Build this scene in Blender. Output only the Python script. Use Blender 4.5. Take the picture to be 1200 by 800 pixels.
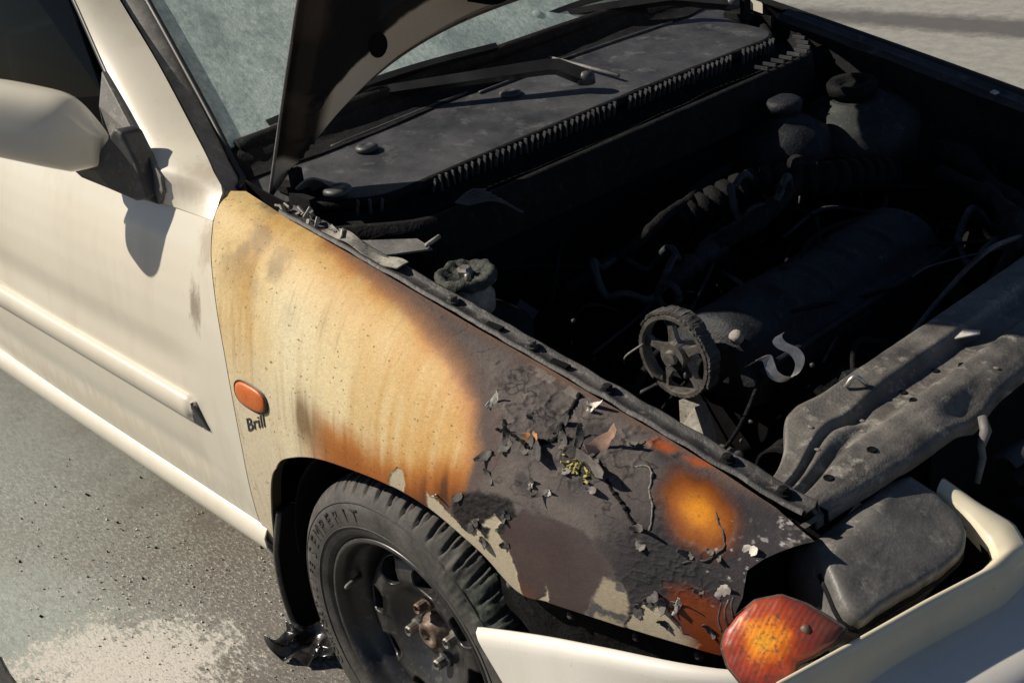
import bpy, bmesh, math
import numpy as np
from mathutils import Matrix, Vector

for o in list(bpy.data.objects):
    bpy.data.objects.remove(o, do_unlink=True)
scene = bpy.context.scene
COL = scene.collection

# ------------------------------------------------------------------ camera, sky, sun, exposure
cam_data = bpy.data.cameras.new('camera')
cam = bpy.data.objects.new('camera', cam_data)
COL.objects.link(cam)
cam_data.sensor_fit = 'HORIZONTAL'
cam_data.sensor_width = 36.0
cam_data.lens = 46.70
cam_data.clip_start = 0.05
cam_data.clip_end = 500.0
CAM_R = (0.68399, 0.72237, -0.10169)
CAM_U = (-0.27277, 0.38254, 0.88276)
CAM_F = (-0.67658, 0.57606, -0.45869)
m = Matrix(((CAM_R[0], CAM_U[0], -CAM_F[0], 1.3513), (CAM_R[1], CAM_U[1], -CAM_F[1], -1.6728),
            (CAM_R[2], CAM_U[2], -CAM_F[2], 1.6117), (0, 0, 0, 1)))
cam.matrix_world = m
scene.camera = cam

SUN_TO = Vector((-1.0, -0.68, 1.0)).normalized()          # towards the sun
sun_el = math.asin(SUN_TO.z)
sun_az = math.atan2(SUN_TO.x, SUN_TO.y)                    # from +Y, clockwise towards +X
world = bpy.data.worlds.new('World')
scene.world = world
world.use_nodes = True
wn = world.node_tree
wn.nodes.clear()
w_out = wn.nodes.new('ShaderNodeOutputWorld')
w_bg = wn.nodes.new('ShaderNodeBackground')
w_sky = wn.nodes.new('ShaderNodeTexSky')
w_sky.sky_type = 'NISHITA'
w_sky.sun_disc = False
w_sky.sun_elevation = sun_el
w_sky.sun_rotation = sun_az
w_sky.air_density = 0.6
w_sky.dust_density = 0.3
w_bg.inputs['Strength'].default_value = 0.05
wn.links.new(w_sky.outputs[0], w_bg.inputs[0])
wn.links.new(w_bg.outputs[0], w_out.inputs[0])
sun_data = bpy.data.lights.new('sun', 'SUN')
sun_data.energy = 5.0
sun_data.angle = math.radians(0.53)
sun_data.color = (1.0, 0.915, 0.79)
sun = bpy.data.objects.new('sun', sun_data)
COL.objects.link(sun)
sun.location = (-4, -3, 5)
sun.rotation_euler = SUN_TO.to_track_quat('Z', 'Y').to_euler()
vs = scene.view_settings
vs.view_transform = 'Standard'
vs.look = 'None'
vs.exposure = 0.12
vs.gamma = 1.0
vs.use_curve_mapping = False
scene.render.engine = 'CYCLES'
scene.cycles.max_bounces = 6

# ------------------------------------------------------------------ helpers
RNG = np.random.default_rng(7)


def lin(r, g, b, k=1.0):
    c = np.array((r, g, b), float) / 255.0
    c = np.where(c <= 0.04045, c / 12.92, ((c + 0.055) / 1.055) ** 2.4)
    return c * k


def hash3(ix, iy, iz, seed):
    n = (ix.astype(np.int64) * 374761393 + iy.astype(np.int64) * 668265263 + iz.astype(np.int64) * 2147483647 + seed * 144665) & 0xffffffff
    n = ((n ^ (n >> 13)) * 1274126177) & 0xffffffff
    n = (n ^ (n >> 16)) & 0xffffff
    return n / float(0xffffff)


def vnoise(p, seed=0):
    p = np.asarray(p, float)
    f = np.floor(p)
    w = p - f
    w = w * w * w * (w * (w * 6 - 15) + 10)
    i = f.astype(np.int64)
    r = 0
    for dx in (0, 1):
        for dy in (0, 1):
            for dz in (0, 1):
                h = hash3(i[..., 0] + dx, i[..., 1] + dy, i[..., 2] + dz, seed)
                r = r + h * (w[..., 0] if dx else 1 - w[..., 0]) * (w[..., 1] if dy else 1 - w[..., 1]) * (w[..., 2] if dz else 1 - w[..., 2])
    return r * 2 - 1


def fbm(p, scale, octaves=4, seed=0, gain=0.5):
    p = np.asarray(p, float) * scale
    a, s, t = 1.0, 0, 0
    for k in range(octaves):
        s = s + a * vnoise(p + k * 17.3, seed + k)
        t += a
        a *= gain
        p = p * 2.03
    return s / t


def sstep(a, b, x):
    t = np.clip((x - a) / (b - a), 0, 1)
    return t * t * (3 - 2 * t)


def mix(a, b, t):
    return a * (1 - t[..., None]) + b * t[..., None]


def seg_dist(px, py, pts, closed=False):
    d = np.full(px.shape, 1e9)
    n = len(pts)
    for i in range(n if closed else n - 1):
        ax, ay = pts[i]
        bx, by = pts[(i + 1) % n]
        vx, vy = bx - ax, by - ay
        t = np.clip(((px - ax) * vx + (py - ay) * vy) / (vx * vx + vy * vy + 1e-12), 0, 1)
        d = np.minimum(d, np.hypot(px - ax - t * vx, py - ay - t * vy))
    return d


def sdf(px, py, pts):
    ins = np.zeros(px.shape, bool)
    n = len(pts)
    for i in range(n):
        ax, ay = pts[i]
        bx, by = pts[(i + 1) % n]
        if ay == by:
            continue
        c = ((ay > py) != (by > py)) & (px < (bx - ax) * (py - ay) / (by - ay) + ax)
        ins ^= c
    d = seg_dist(px, py, pts, True)
    return np.where(ins, d, -d)


def interp_poly(pts, n, smooth=True):
    """resample a polyline by arc length (Catmull-Rom when smooth)"""
    P = np.asarray(pts, float)
    if smooth and len(P) > 2:
        Q = np.vstack([2 * P[0] - P[1], P, 2 * P[-1] - P[-2]])
        out = []
        for i in range(1, len(Q) - 2):
            for t in np.linspace(0, 1, 12, endpoint=False):
                a, b, c, d = Q[i - 1], Q[i], Q[i + 1], Q[i + 2]
                out.append(0.5 * ((2 * b) + (c - a) * t + (2 * a - 5 * b + 4 * c - d) * t * t + (3 * b - a - 3 * c + d) * t ** 3))
        out.append(P[-1])
        P = np.array(out)
    s = np.concatenate([[0], np.cumsum(np.linalg.norm(np.diff(P, axis=0), axis=1))])
    q = np.linspace(0, s[-1], n)
    return np.stack([np.interp(q, s, P[:, k]) for k in range(P.shape[1])], 1)


def finish(name, me, mat, parent, smooth=True):
    if mat is not None:
        me.materials.append(mat)
    if smooth:
        me.polygons.foreach_set('use_smooth', np.ones(len(me.polygons), bool))
    me.update()
    o = bpy.data.objects.new(name, me)
    COL.objects.link(o)
    if parent is not None:
        o.parent = parent
    return o


def mesh(name, verts, faces, mat, parent=None, smooth=True):
    me = bpy.data.meshes.new(name)
    me.from_pydata([tuple(map(float, v)) for v in verts], [], [tuple(map(int, f)) for f in faces])
    me.validate()
    return finish(name, me, mat, parent, smooth)


def quads(n, m, off=0, cu=False, cv=False, flip=False):
    i = np.arange(n if cu else n - 1)
    j = np.arange(m if cv else m - 1)
    I, J = np.meshgrid(i, j, indexing='ij')
    a = I * m + J
    b = ((I + 1) % n) * m + J
    c = ((I + 1) % n) * m + (J + 1) % m
    d = I * m + (J + 1) % m
    q = np.stack([a, b, c, d], -1).reshape(-1, 4) + off
    return q[:, ::-1] if flip else q


def fast_mesh(name, V, Q, mat, parent, smooth=True):
    me = bpy.data.meshes.new(name)
    V = np.ascontiguousarray(V, dtype=np.float32)
    Q = np.ascontiguousarray(Q, dtype=np.int32)
    me.vertices.add(len(V))
    me.vertices.foreach_set('co', V.ravel())
    me.loops.add(Q.size)
    me.loops.foreach_set('vertex_index', Q.ravel())
    me.polygons.add(len(Q))
    me.polygons.foreach_set('loop_start', np.arange(0, Q.size, 4, dtype=np.int32))
    me.update(calc_edges=True)
    return finish(name, me, mat, parent, smooth)


def grid_normals(P):
    du = np.gradient(P, axis=0)
    dv = np.gradient(P, axis=1)
    n = np.cross(du, dv)
    return n / (np.linalg.norm(n, axis=-1, keepdims=True) + 1e-12)


def shell(name, P, mat, parent, th=0.002, side=1, smooth=True, out=None):
    """closed sheet of thickness th from a grid of points; side says which way the back lies"""
    P = np.asarray(P, float)
    n, m2 = P.shape[:2]
    N = grid_normals(P)
    if out is not None:                                               # the face that looks along out is the front
        side = 1 if float((N @ np.asarray(out, float)).mean()) > 0 else -1
    B = P - side * N * th
    V = np.concatenate([P.reshape(-1, 3), B.reshape(-1, 3)])
    K = n * m2
    top = quads(n, m2, 0, flip=(side < 0))
    bot = quads(n, m2, K, flip=(side > 0))
    edge = list(range(m2)) + [i * m2 + m2 - 1 for i in range(1, n)] + [(n - 1) * m2 + j for j in range(m2 - 2, -1, -1)] + [i * m2 for i in range(n - 2, 0, -1)]
    e = np.array(edge)
    e2 = np.roll(e, -1)
    ne = len(e)                                                       # the cut edge has its own vertices so that it stays crisp
    V = np.concatenate([V, V[e], V[e + K]])
    ri = np.arange(ne)
    rj = np.roll(ri, -1)
    rim = np.stack([2 * K + ri, 2 * K + rj, 2 * K + ne + rj, 2 * K + ne + ri], 1)
    if side < 0:
        rim = rim[:, ::-1]
    # the front sheet faces along +side*N: quads() winding gives +N
    return fast_mesh(name, V, np.concatenate([top, bot, rim[:, ::-1]]), mat, parent, smooth)


def frames(path):
    P = np.asarray(path, float)
    T = np.gradient(P, axis=0)
    T /= np.linalg.norm(T, axis=1, keepdims=True) + 1e-12
    up = np.array((0.0, 0, 1)) if abs(T[0][2]) < 0.9 else np.array((1.0, 0, 0))
    A = np.cross(T[0], up)
    A /= np.linalg.norm(A)
    out = []
    for t in T:
        A = A - t * (A @ t)
        A /= np.linalg.norm(A) + 1e-12
        out.append((A.copy(), np.cross(t, A)))
    return P, T, out


def tube_data(path, r, seg=10, cap=True):
    P, T, fr = frames(path)
    n = len(P)
    r = np.broadcast_to(np.asarray(r, float), (n,))
    a = np.linspace(0, 2 * np.pi, seg, endpoint=False)
    V = np.array([[P[i] + r[i] * (np.cos(t) * fr[i][0] + np.sin(t) * fr[i][1]) for t in a] for i in range(n)]).reshape(-1, 3)
    F = [tuple(q) for q in quads(n, seg, 0, cv=True)]
    if cap:
        F.append(tuple(range(seg)))
        F.append(tuple((n - 1) * seg + k for k in reversed(range(seg))))
    return V, F


def tube(name, path, r, mat, parent, seg=10, res=None, smooth=True):
    if res:
        path = interp_poly(path, res)
    V, F = tube_data(path, r, seg)
    return mesh(name, V, F, mat, parent, smooth)


def lathe_data(profile, axis_o, axis_d, seg=32):
    """profile: (radius, distance along the axis)"""
    d = np.asarray(axis_d, float)
    d /= np.linalg.norm(d)
    u = np.cross(d, (0, 0, 1.0)) if abs(d[2]) < 0.9 else np.cross(d, (1.0, 0, 0))
    u /= np.linalg.norm(u)
    w = np.cross(d, u)
    a = np.linspace(0, 2 * np.pi, seg, endpoint=False)
    V = []
    for r, h in profile:
        for t in a:
            V.append(np.asarray(axis_o) + d * h + r * (np.cos(t) * u + np.sin(t) * w))
    F = [tuple(q) for q in quads(len(profile), seg, 0, cv=True)]
    return np.array(V), F


def lathe(name, profile, o, d, mat, parent, seg=32, smooth=True):
    V, F = lathe_data(profile, o, d, seg)
    n = len(profile)
    F.append(tuple(range(seg)))
    F.append(tuple((n - 1) * seg + k for k in reversed(range(seg))))
    return mesh(name, V, F, mat, parent, smooth)


def join(parts):
    V, F, o = [], [], 0
    for v, f in parts:
        V.append(np.asarray(v, float))
        F += [tuple(i + o for i in q) for q in f]
        o += len(v)
    return np.concatenate(V), F


def prism_data(poly, n, th):
    """polygon of 3d points, thickened by th along n"""
    P = np.asarray(poly, float)
    n = np.asarray(n, float)
    n = n / np.linalg.norm(n)
    k = len(P)
    V = np.concatenate([P, P - n * th])
    F = [tuple(range(k)), tuple(range(2 * k - 1, k - 1, -1))] + [(i, i + k, (i + 1) % k + k, (i + 1) % k) for i in range(k)]
    return V, F


def prism(name, poly, n, th, mat, parent, bevel=0.0, smooth=False):
    V, F = prism_data(poly, n, th)
    o = mesh(name, V, F, mat, parent, smooth)
    if bevel:
        bm_ = o.modifiers.new('bevel', 'BEVEL')
        bm_.width = bevel
        bm_.segments = 3
        bm_.limit_method = 'ANGLE'
    return o


def box_data(c, s, rot=None):
    c = np.asarray(c, float)
    V = np.array([[x, y, z] for x in (-1, 1) for y in (-1, 1) for z in (-1, 1)], float) * np.asarray(s, float) / 2
    if rot is not None:
        V = V @ np.asarray(rot).T
    return V + c, [(0, 1, 3, 2), (4, 6, 7, 5), (0, 4, 5, 1), (2, 3, 7, 6), (0, 2, 6, 4), (1, 5, 7, 3)]


def tag(o, label=None, cat=None, group=None, kind=None):
    if label:
        o['label'] = label
    if cat:
        o['category'] = cat
    if group:
        o['group'] = group
    if kind:
        o['kind'] = kind
    return o


# ------------------------------------------------------------------ materials
def new_mat(name):
    mt = bpy.data.materials.new(name)
    mt.use_nodes = True
    nt = mt.node_tree
    bsdf = nt.nodes['Principled BSDF']
    return mt, nt, bsdf


def nd(nt, kind, **kw):
    n = nt.nodes.new(kind)
    for k, v in kw.items():
        setattr(n, k, v)
    return n


def noise(nt, vec, scale, detail=4, rough=0.55):
    n = nd(nt, 'ShaderNodeTexNoise')
    n.inputs['Scale'].default_value = scale
    n.inputs['Detail'].default_value = detail
    n.inputs['Roughness'].default_value = rough
    if vec is not None:
        nt.links.new(vec, n.inputs['Vector'])
    return n.outputs['Fac']


def ramp(nt, fac, stops, interp='LINEAR'):
    r = nd(nt, 'ShaderNodeValToRGB')
    r.color_ramp.interpolation = interp
    els = r.color_ramp.elements
    while len(els) < len(stops):
        els.new(0.5)
    for e, (p, c) in zip(els, stops):
        e.position = p
        e.color = (c[0], c[1], c[2], 1) if hasattr(c, '__len__') else (c, c, c, 1)
    nt.links.new(fac, r.inputs['Fac'])
    return r.outputs['Color']


def mixc(nt, fac, a, b, blend='MIX'):
    x = nd(nt, 'ShaderNodeMix', data_type='RGBA', blend_type=blend)
    for sock, v in ((x.inputs[0], fac), (x.inputs[6], a), (x.inputs[7], b)):
        if hasattr(v, 'is_linked'):
            nt.links.new(v, sock)
        elif hasattr(v, '__len__'):
            sock.default_value = (v[0], v[1], v[2], 1)
        else:
            sock.default_value = v
    return x.outputs[2]


def math_n(nt, op, a, b=0.0, c=0.0, clamp=False):
    x = nd(nt, 'ShaderNodeMath', operation=op)
    x.use_clamp = clamp
    for sock, v in zip(x.inputs, (a, b, c)):
        if hasattr(v, 'is_linked'):
            nt.links.new(v, sock)
        else:
            sock.default_value = v
    return x.outputs[0]


def bump(nt, bsdf, height, strength=0.3, dist=0.002):
    b = nd(nt, 'ShaderNodeBump')
    b.inputs['Strength'].default_value = strength
    b.inputs['Distance'].default_value = dist
    nt.links.new(height, b.inputs['Height'])
    nt.links.new(b.outputs[0], bsdf.inputs['Normal'])


def stained(name, c1, c2, rough=0.6, scale=30, metal=0.0, bstr=0.25, bdist=0.002, fine=220, lo=0.35, hi=0.65, c3=None, spec=0.5, rvar=0.15, coat=0.0):
    """two or three colours broken up by coarse and fine noise, with relief"""
    mt, nt, b = new_mat(name)
    tc = nd(nt, 'ShaderNodeTexCoord').outputs['Object']
    n1 = noise(nt, tc, scale, 5, 0.6)
    n2 = noise(nt, tc, fine, 3, 0.6)
    col = ramp(nt, n1, [(lo, c1), (hi, c2)])
    if c3 is not None:
        n3 = noise(nt, tc, scale * 2.7, 6, 0.7)
        col = mixc(nt, ramp(nt, n3, [(0.55, 0.0), (0.68, 1.0)]), col, c3)
    col = mixc(nt, 0.35, col, ramp(nt, n2, [(0.3, (0.45, 0.45, 0.45)), (0.7, (1.3, 1.3, 1.3))]), 'MULTIPLY')
    nt.links.new(col, b.inputs['Base Color'])
    nt.links.new(math_n(nt, 'MULTIPLY_ADD', n1, rvar * 2, rough - rvar), b.inputs['Roughness'])
    b.inputs['Metallic'].default_value = metal
    b.inputs['Specular IOR Level'].default_value = spec
    b.inputs['Coat Weight'].default_value = coat
    b.inputs['Coat Roughness'].default_value = 0.15
    h = math_n(nt, 'ADD', math_n(nt, 'MULTIPLY', n1, 1.0), math_n(nt, 'MULTIPLY', n2, 0.35))
    bump(nt, b, h, bstr, bdist)
    return mt


def car_paint(name, base, dirt, rough=0.3, smears=()):
    mt, nt, b = new_mat(name)
    tc = nd(nt, 'ShaderNodeTexCoord').outputs['Object']
    mp = nd(nt, 'ShaderNodeMapping')
    mp.inputs['Scale'].default_value = (1, 1, 0.25)
    nt.links.new(tc, mp.inputs[0])
    n1 = noise(nt, mp.outputs[0], 14, 6, 0.65)
    n2 = noise(nt, tc, 170, 4, 0.7)
    n3 = noise(nt, tc, 2.5, 3, 0.5)
    col = mixc(nt, ramp(nt, n1, [(0.50, 0.0), (0.80, 0.35)]), base, dirt)
    col = mixc(nt, ramp(nt, n3, [(0.35, 0.0), (0.7, 0.25)]), col, dirt)
    col = mixc(nt, ramp(nt, n2, [(0.66, 0.0), (0.76, 0.6)]), col, (0.16, 0.12, 0.08))
    for (cx, cz, rx, rz, amt, tone) in smears:                           # rubbed-in soot with its own outline
        sm = nd(nt, 'ShaderNodeMapping', vector_type='TEXTURE')
        sm.inputs['Location'].default_value = (cx, -0.78, cz)
        sm.inputs['Scale'].default_value = (rx, 10, rz)
        nt.links.new(tc, sm.inputs[0])
        ln = nd(nt, 'ShaderNodeVectorMath', operation='LENGTH')
        nt.links.new(sm.outputs[0], ln.inputs[0])
        wob = math_n(nt, 'ADD', ln.outputs['Value'], math_n(nt, 'MULTIPLY', math_n(nt, 'SUBTRACT', noise(nt, mp.outputs[0], 60, 5, 0.75), 0.5), 2.2))
        col = mixc(nt, math_n(nt, 'MULTIPLY', ramp(nt, wob, [(0.35, 1.0), (0.95, 0.0)]), amt), col, tone)
    nt.links.new(col, b.inputs['Base Color'])
    nt.links.new(math_n(nt, 'MULTIPLY_ADD', n1, 0.35, rough - 0.1), b.inputs['Roughness'])
    b.inputs['Specular IOR Level'].default_value = 0.45
    b.inputs['Coat Weight'].default_value = 0.55
    b.inputs['Coat Roughness'].default_value = 0.14
    bump(nt, b, noise(nt, tc, 60, 3), 0.03, 0.002)
    return mt


M = {}
M['paint'] = car_paint('cream_paint', (0.765, 0.715, 0.595), (0.48, 0.41, 0.30))
M['door_paint'] = car_paint('cream_door_paint', (0.765, 0.715, 0.595), (0.48, 0.41, 0.30), 0.3,
                           ((-0.475, 0.725, 0.020, 0.060, 0.75, (0.20, 0.15, 0.10)), (-0.45, 0.83, 0.035, 0.05, 0.55, (0.40, 0.30, 0.18)), (-0.52, 0.905, 0.05, 0.04, 0.4, (0.42, 0.33, 0.22)), (-0.9, 0.36, 0.7, 0.05, 0.35, (0.45, 0.37, 0.26))))
M['bumper'] = car_paint('white_bumper_plastic', (0.80, 0.77, 0.70), (0.60, 0.54, 0.45), 0.38)
M['surround'] = car_paint('yellowed_plastic', (0.76, 0.70, 0.53), (0.52, 0.43, 0.26), 0.45)
M['soot'] = stained('soot_black', (0.003, 0.003, 0.0036), (0.011, 0.011, 0.012), 0.85, 26, bstr=0.7, bdist=0.006, c3=(0.022, 0.022, 0.023), spec=0.2)
M['deep_soot'] = stained('deep_soot', (0.002, 0.002, 0.0024), (0.006, 0.006, 0.007), 0.9, 30, bstr=0.5, bdist=0.004, spec=0.15)
M['ash_metal'] = stained('ash_covered_metal', (0.028, 0.027, 0.028), (0.085, 0.08, 0.078), 0.6, 22, metal=0.1, bstr=0.5, bdist=0.004, c3=(0.16, 0.15, 0.14))
M['cowl'] = stained('sooty_cowl_plastic', (0.022, 0.023, 0.027), (0.070, 0.071, 0.076), 0.6, 8, bstr=0.35, bdist=0.003, fine=140, c3=(0.11, 0.11, 0.11))
M['black_plastic'] = stained('black_plastic', (0.012, 0.012, 0.013), (0.03, 0.03, 0.03), 0.45, 12, bstr=0.15)
M['grey_plastic'] = stained('faded_grey_plastic', (0.12, 0.115, 0.108), (0.20, 0.19, 0.178), 0.6, 25, bstr=0.3, bdist=0.001, c3=(0.28, 0.265, 0.245))
M['dark_grey_plastic'] = stained('dark_grey_plastic', (0.045, 0.045, 0.047), (0.075, 0.073, 0.07), 0.5, 25, bstr=0.25, bdist=0.001, c3=(0.12, 0.115, 0.11))
M['rubber'] = stained('dusty_rubber', (0.035, 0.033, 0.031), (0.075, 0.07, 0.063), 0.75, 30, bstr=0.25, bdist=0.0015, c3=(0.10, 0.092, 0.083), spec=0.35)
M['burnt_rubber'] = stained('burnt_rubber', (0.02, 0.024, 0.022), (0.06, 0.065, 0.055), 0.8, 40, bstr=0.8, bdist=0.006, c3=(0.12, 0.125, 0.09))
M['rim'] = stained('black_steel_rim', (0.018, 0.018, 0.019), (0.04, 0.039, 0.038), 0.35, 25, bstr=0.2, bdist=0.001, c3=(0.085, 0.08, 0.072), spec=0.6)
M['bolt'] = stained('dull_steel', (0.18, 0.165, 0.145), (0.36, 0.34, 0.31), 0.45, 60, metal=0.7, bstr=0.3, bdist=0.001)
M['rust'] = stained('rusty_steel', (0.09, 0.055, 0.035), (0.22, 0.16, 0.12), 0.6, 60, metal=0.4, bstr=0.4, bdist=0.001, c3=(0.32, 0.28, 0.24))
M['amber'] = stained('amber_plastic', (0.55, 0.13, 0.025), (0.66, 0.17, 0.035), 0.4, 40, bstr=0.1, bdist=0.0005, fine=300)
M['primer'] = stained('bare_primer', (0.36, 0.31, 0.23), (0.42, 0.36, 0.27), 0.6, 40, bstr=0.1, bdist=0.0006)
M['char'] = stained('charred_paint', (0.03, 0.028, 0.027), (0.09, 0.082, 0.077), 0.7, 60, bstr=0.5, bdist=0.002)
M['flake_grey'] = stained('grey_paint_curl', (0.12, 0.11, 0.10), (0.20, 0.18, 0.165), 0.6, 90, bstr=0.3, bdist=0.001)
M['flake_pink'] = stained('pinkish_paint_curl', (0.45, 0.27, 0.19), (0.55, 0.36, 0.26), 0.6, 60, bstr=0.2, bdist=0.001)
M['flake_orange'] = stained('orange_paint_curl', (0.50, 0.20, 0.07), (0.66, 0.34, 0.15), 0.5, 60, bstr=0.2, bdist=0.001)
M['flake_white'] = stained('pale_ash', (0.55, 0.51, 0.44), (0.72, 0.68, 0.60), 0.7, 60, bstr=0.3, bdist=0.001)
M['lichen'] = stained('yellow_green_residue', (0.20, 0.18, 0.05), (0.48, 0.42, 0.14), 0.8, 120, bstr=0.6, bdist=0.002, c3=(0.06, 0.06, 0.03))
M['alu'] = stained('burnt_aluminium', (0.14, 0.13, 0.12), (0.30, 0.285, 0.26), 0.45, 40, metal=0.6, bstr=0.4, bdist=0.002, c3=(0.09, 0.06, 0.045))
M['cast'] = stained('cast_grey_metal', (0.007, 0.008, 0.011), (0.022, 0.025, 0.031), 0.6, 22, metal=0.1, bstr=0.7, bdist=0.005, c3=(0.04, 0.045, 0.055), spec=0.3)
M['clip'] = stained('bright_spring_steel', (0.42, 0.40, 0.37), (0.62, 0.60, 0.56), 0.35, 60, metal=0.8, bstr=0.15, bdist=0.001)
M['seat'] = stained('grey_seat_cloth', (0.016, 0.017, 0.02), (0.034, 0.035, 0.038), 0.9, 60, bstr=0.3, bdist=0.002)
M['ink'] = stained('black_lettering', (0.02, 0.02, 0.02), (0.05, 0.048, 0.045), 0.6, 200, bstr=0.05)
M['pale_cast'] = stained('ashy_casting', (0.22, 0.21, 0.18), (0.42, 0.39, 0.33), 0.7, 50, bstr=0.5, bdist=0.003, c3=(0.14, 0.08, 0.05))
M['char_light'] = stained('grey_char', (0.07, 0.063, 0.058), (0.13, 0.118, 0.108), 0.75, 60, bstr=0.5, bdist=0.002)

# ------------------------------------------------------------------ ground
def ellipse_mask(nt, pos, cx, cy, rx, ry, ang, warp, soft=0.35):
    """1 inside a noise-edged ellipse on the ground, 0 outside"""
    mp = nd(nt, 'ShaderNodeMapping', vector_type='TEXTURE')
    mp.inputs['Location'].default_value = (cx, cy, 0)
    mp.inputs['Rotation'].default_value = (0, 0, math.radians(ang))
    mp.inputs['Scale'].default_value = (rx, ry, 1)
    nt.links.new(pos, mp.inputs[0])
    ln = nd(nt, 'ShaderNodeVectorMath', operation='LENGTH')
    nt.links.new(mp.outputs[0], ln.inputs[0])
    d = math_n(nt, 'ADD', ln.outputs['Value'], warp)
    return ramp(nt, d, [(max(0.0, 1 - soft) * 0.5, 1.0), (min(1.0, (1 + soft) * 0.5), 0.0)]) if False else math_n(
        nt, 'SUBTRACT', 1.0, math_n(nt, 'DIVIDE', math_n(nt, 'SUBTRACT', d, 1 - soft), 2 * soft, clamp=True), clamp=True)


def ground_material():
    mt, nt, b = new_mat('weathered_asphalt')
    pos = nd(nt, 'ShaderNodeNewGeometry').outputs['Position']
    rot = nd(nt, 'ShaderNodeMapping')
    rot.inputs['Rotation'].default_value = (0, 0, math.radians(20))
    rot.inputs['Scale'].default_value = (1, 2.6, 1)
    nt.links.new(pos, rot.inputs[0])
    st = rot.outputs[0]
    fine = noise(nt, pos, 260, 4, 0.75)
    mid = noise(nt, pos, 55, 6, 0.75)
    streak = noise(nt, st, 38, 6, 0.78)
    big = noise(nt, pos, 2.2, 4, 0.6)
    warp = math_n(nt, 'MULTIPLY', math_n(nt, 'SUBTRACT', noise(nt, pos, 9, 6, 0.7), 0.5), 2.0)
    base = ramp(nt, mid, [(0.28, (0.100, 0.090, 0.079)), (0.52, (0.150, 0.137, 0.120)), (0.74, (0.205, 0.190, 0.168))])
    base = mixc(nt, ramp(nt, big, [(0.35, 0.0), (0.65, 0.5)]), base, (0.20, 0.185, 0.16))
    base = mixc(nt, 0.55, base, ramp(nt, fine, [(0.25, (0.35, 0.34, 0.33)), (0.5, (1.0, 1.0, 1.0)), (0.75, (1.7, 1.65, 1.55))]), 'MULTIPLY')
    # damp brown stain, extinguisher powder (white) and foam (greenish) left on the surface
    brown = ellipse_mask(nt, pos, -1.02, -0.70, 0.30, 0.14, 20, warp, 0.5)
    base = mixc(nt, math_n(nt, 'MULTIPLY', brown, 0.55), base, (0.105, 0.082, 0.055))
    foam = ellipse_mask(nt, pos, -1.02, -1.10, 0.42, 0.17, 15, warp, 0.55)
    foam2 = ellipse_mask(nt, pos, -1.70, -0.80, 0.75, 0.24, -8, warp, 0.6)
    foam = math_n(nt, 'MAXIMUM', foam, math_n(nt, 'MULTIPLY', foam2, 0.55))
    fb = math_n(nt, 'MULTIPLY', foam, ramp(nt, streak, [(0.30, 0.25), (0.62, 1.0)]))
    base = mixc(nt, math_n(nt, 'MULTIPLY', fb, 0.9), base, (0.40, 0.46, 0.42))
    white = ellipse_mask(nt, pos, -0.66, -1.00, 0.20, 0.14, 30, math_n(nt, 'ADD', warp, math_n(nt, 'MULTIPLY', math_n(nt, 'SUBTRACT', streak, 0.5), 3.2)), 0.12)
    wb = math_n(nt, 'MULTIPLY', white, ramp(nt, noise(nt, st, 90, 6, 0.85), [(0.36, 0.25), (0.47, 1.0)]))
    base = mixc(nt, wb, base, (0.62, 0.585, 0.52))
    ring = ellipse_mask(nt, pos, -0.74, -0.84, 0.46, 0.28, 25, warp, 0.6)
    rb = math_n(nt, 'MULTIPLY', ring, ramp(nt, noise(nt, st, 75, 7, 0.82), [(0.51, 0.0), (0.56, 1.0)]))
    base = mixc(nt, math_n(nt, 'MULTIPLY', rb, 0.85), base, (0.58, 0.54, 0.475))
    ring2 = ellipse_mask(nt, pos, -1.30, -0.90, 0.60, 0.22, 12, warp, 0.6)
    rb2 = math_n(nt, 'MULTIPLY', ring2, ramp(nt, noise(nt, st, 60, 5, 0.8), [(0.50, 0.0), (0.60, 0.8)]))
    base = mixc(nt, rb2, base, (0.40, 0.43, 0.38))
    # beyond the car: paler, drier concrete with a dark tyre or oil streak
    far = ellipse_mask(nt, pos, -1.0, 7.5, 9.0, 5.6, 10, 0.0, 0.15)
    pale = mixc(nt, 0.5, ramp(nt, noise(nt, pos, 18, 6, 0.7), [(0.3, (0.24, 0.235, 0.215)), (0.7, (0.36, 0.35, 0.32))]),
                ramp(nt, fine, [(0.25, (0.6, 0.6, 0.6)), (0.75, (1.35, 1.35, 1.3))]), 'MULTIPLY')
    base = mixc(nt, far, base, pale)
    oil = ellipse_mask(nt, pos, -1.10, 3.60, 1.75, 0.135, 9, math_n(nt, 'MULTIPLY', warp, 0.55), 0.35)
    base = mixc(nt, math_n(nt, 'MULTIPLY', oil, 0.85), base, (0.085, 0.080, 0.078))
    nt.links.new(base, b.inputs['Base Color'])
    b.inputs['Roughness'].default_value = 0.85
    b.inputs['Specular IOR Level'].default_value = 0.3
    hgt = math_n(nt, 'ADD', math_n(nt, 'MULTIPLY', mid, 0.8), math_n(nt, 'ADD', math_n(nt, 'MULTIPLY', fine, 0.5), math_n(nt, 'MULTIPLY', math_n(nt, 'MAXIMUM', wb, rb), 0.35)))
    bump(nt, b, math_n(nt, 'ADD', hgt, math_n(nt, 'MULTIPLY', noise(nt, pos, 700, 2, 0.6), 0.35)), 0.6, 0.0035)
    return mt


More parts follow.
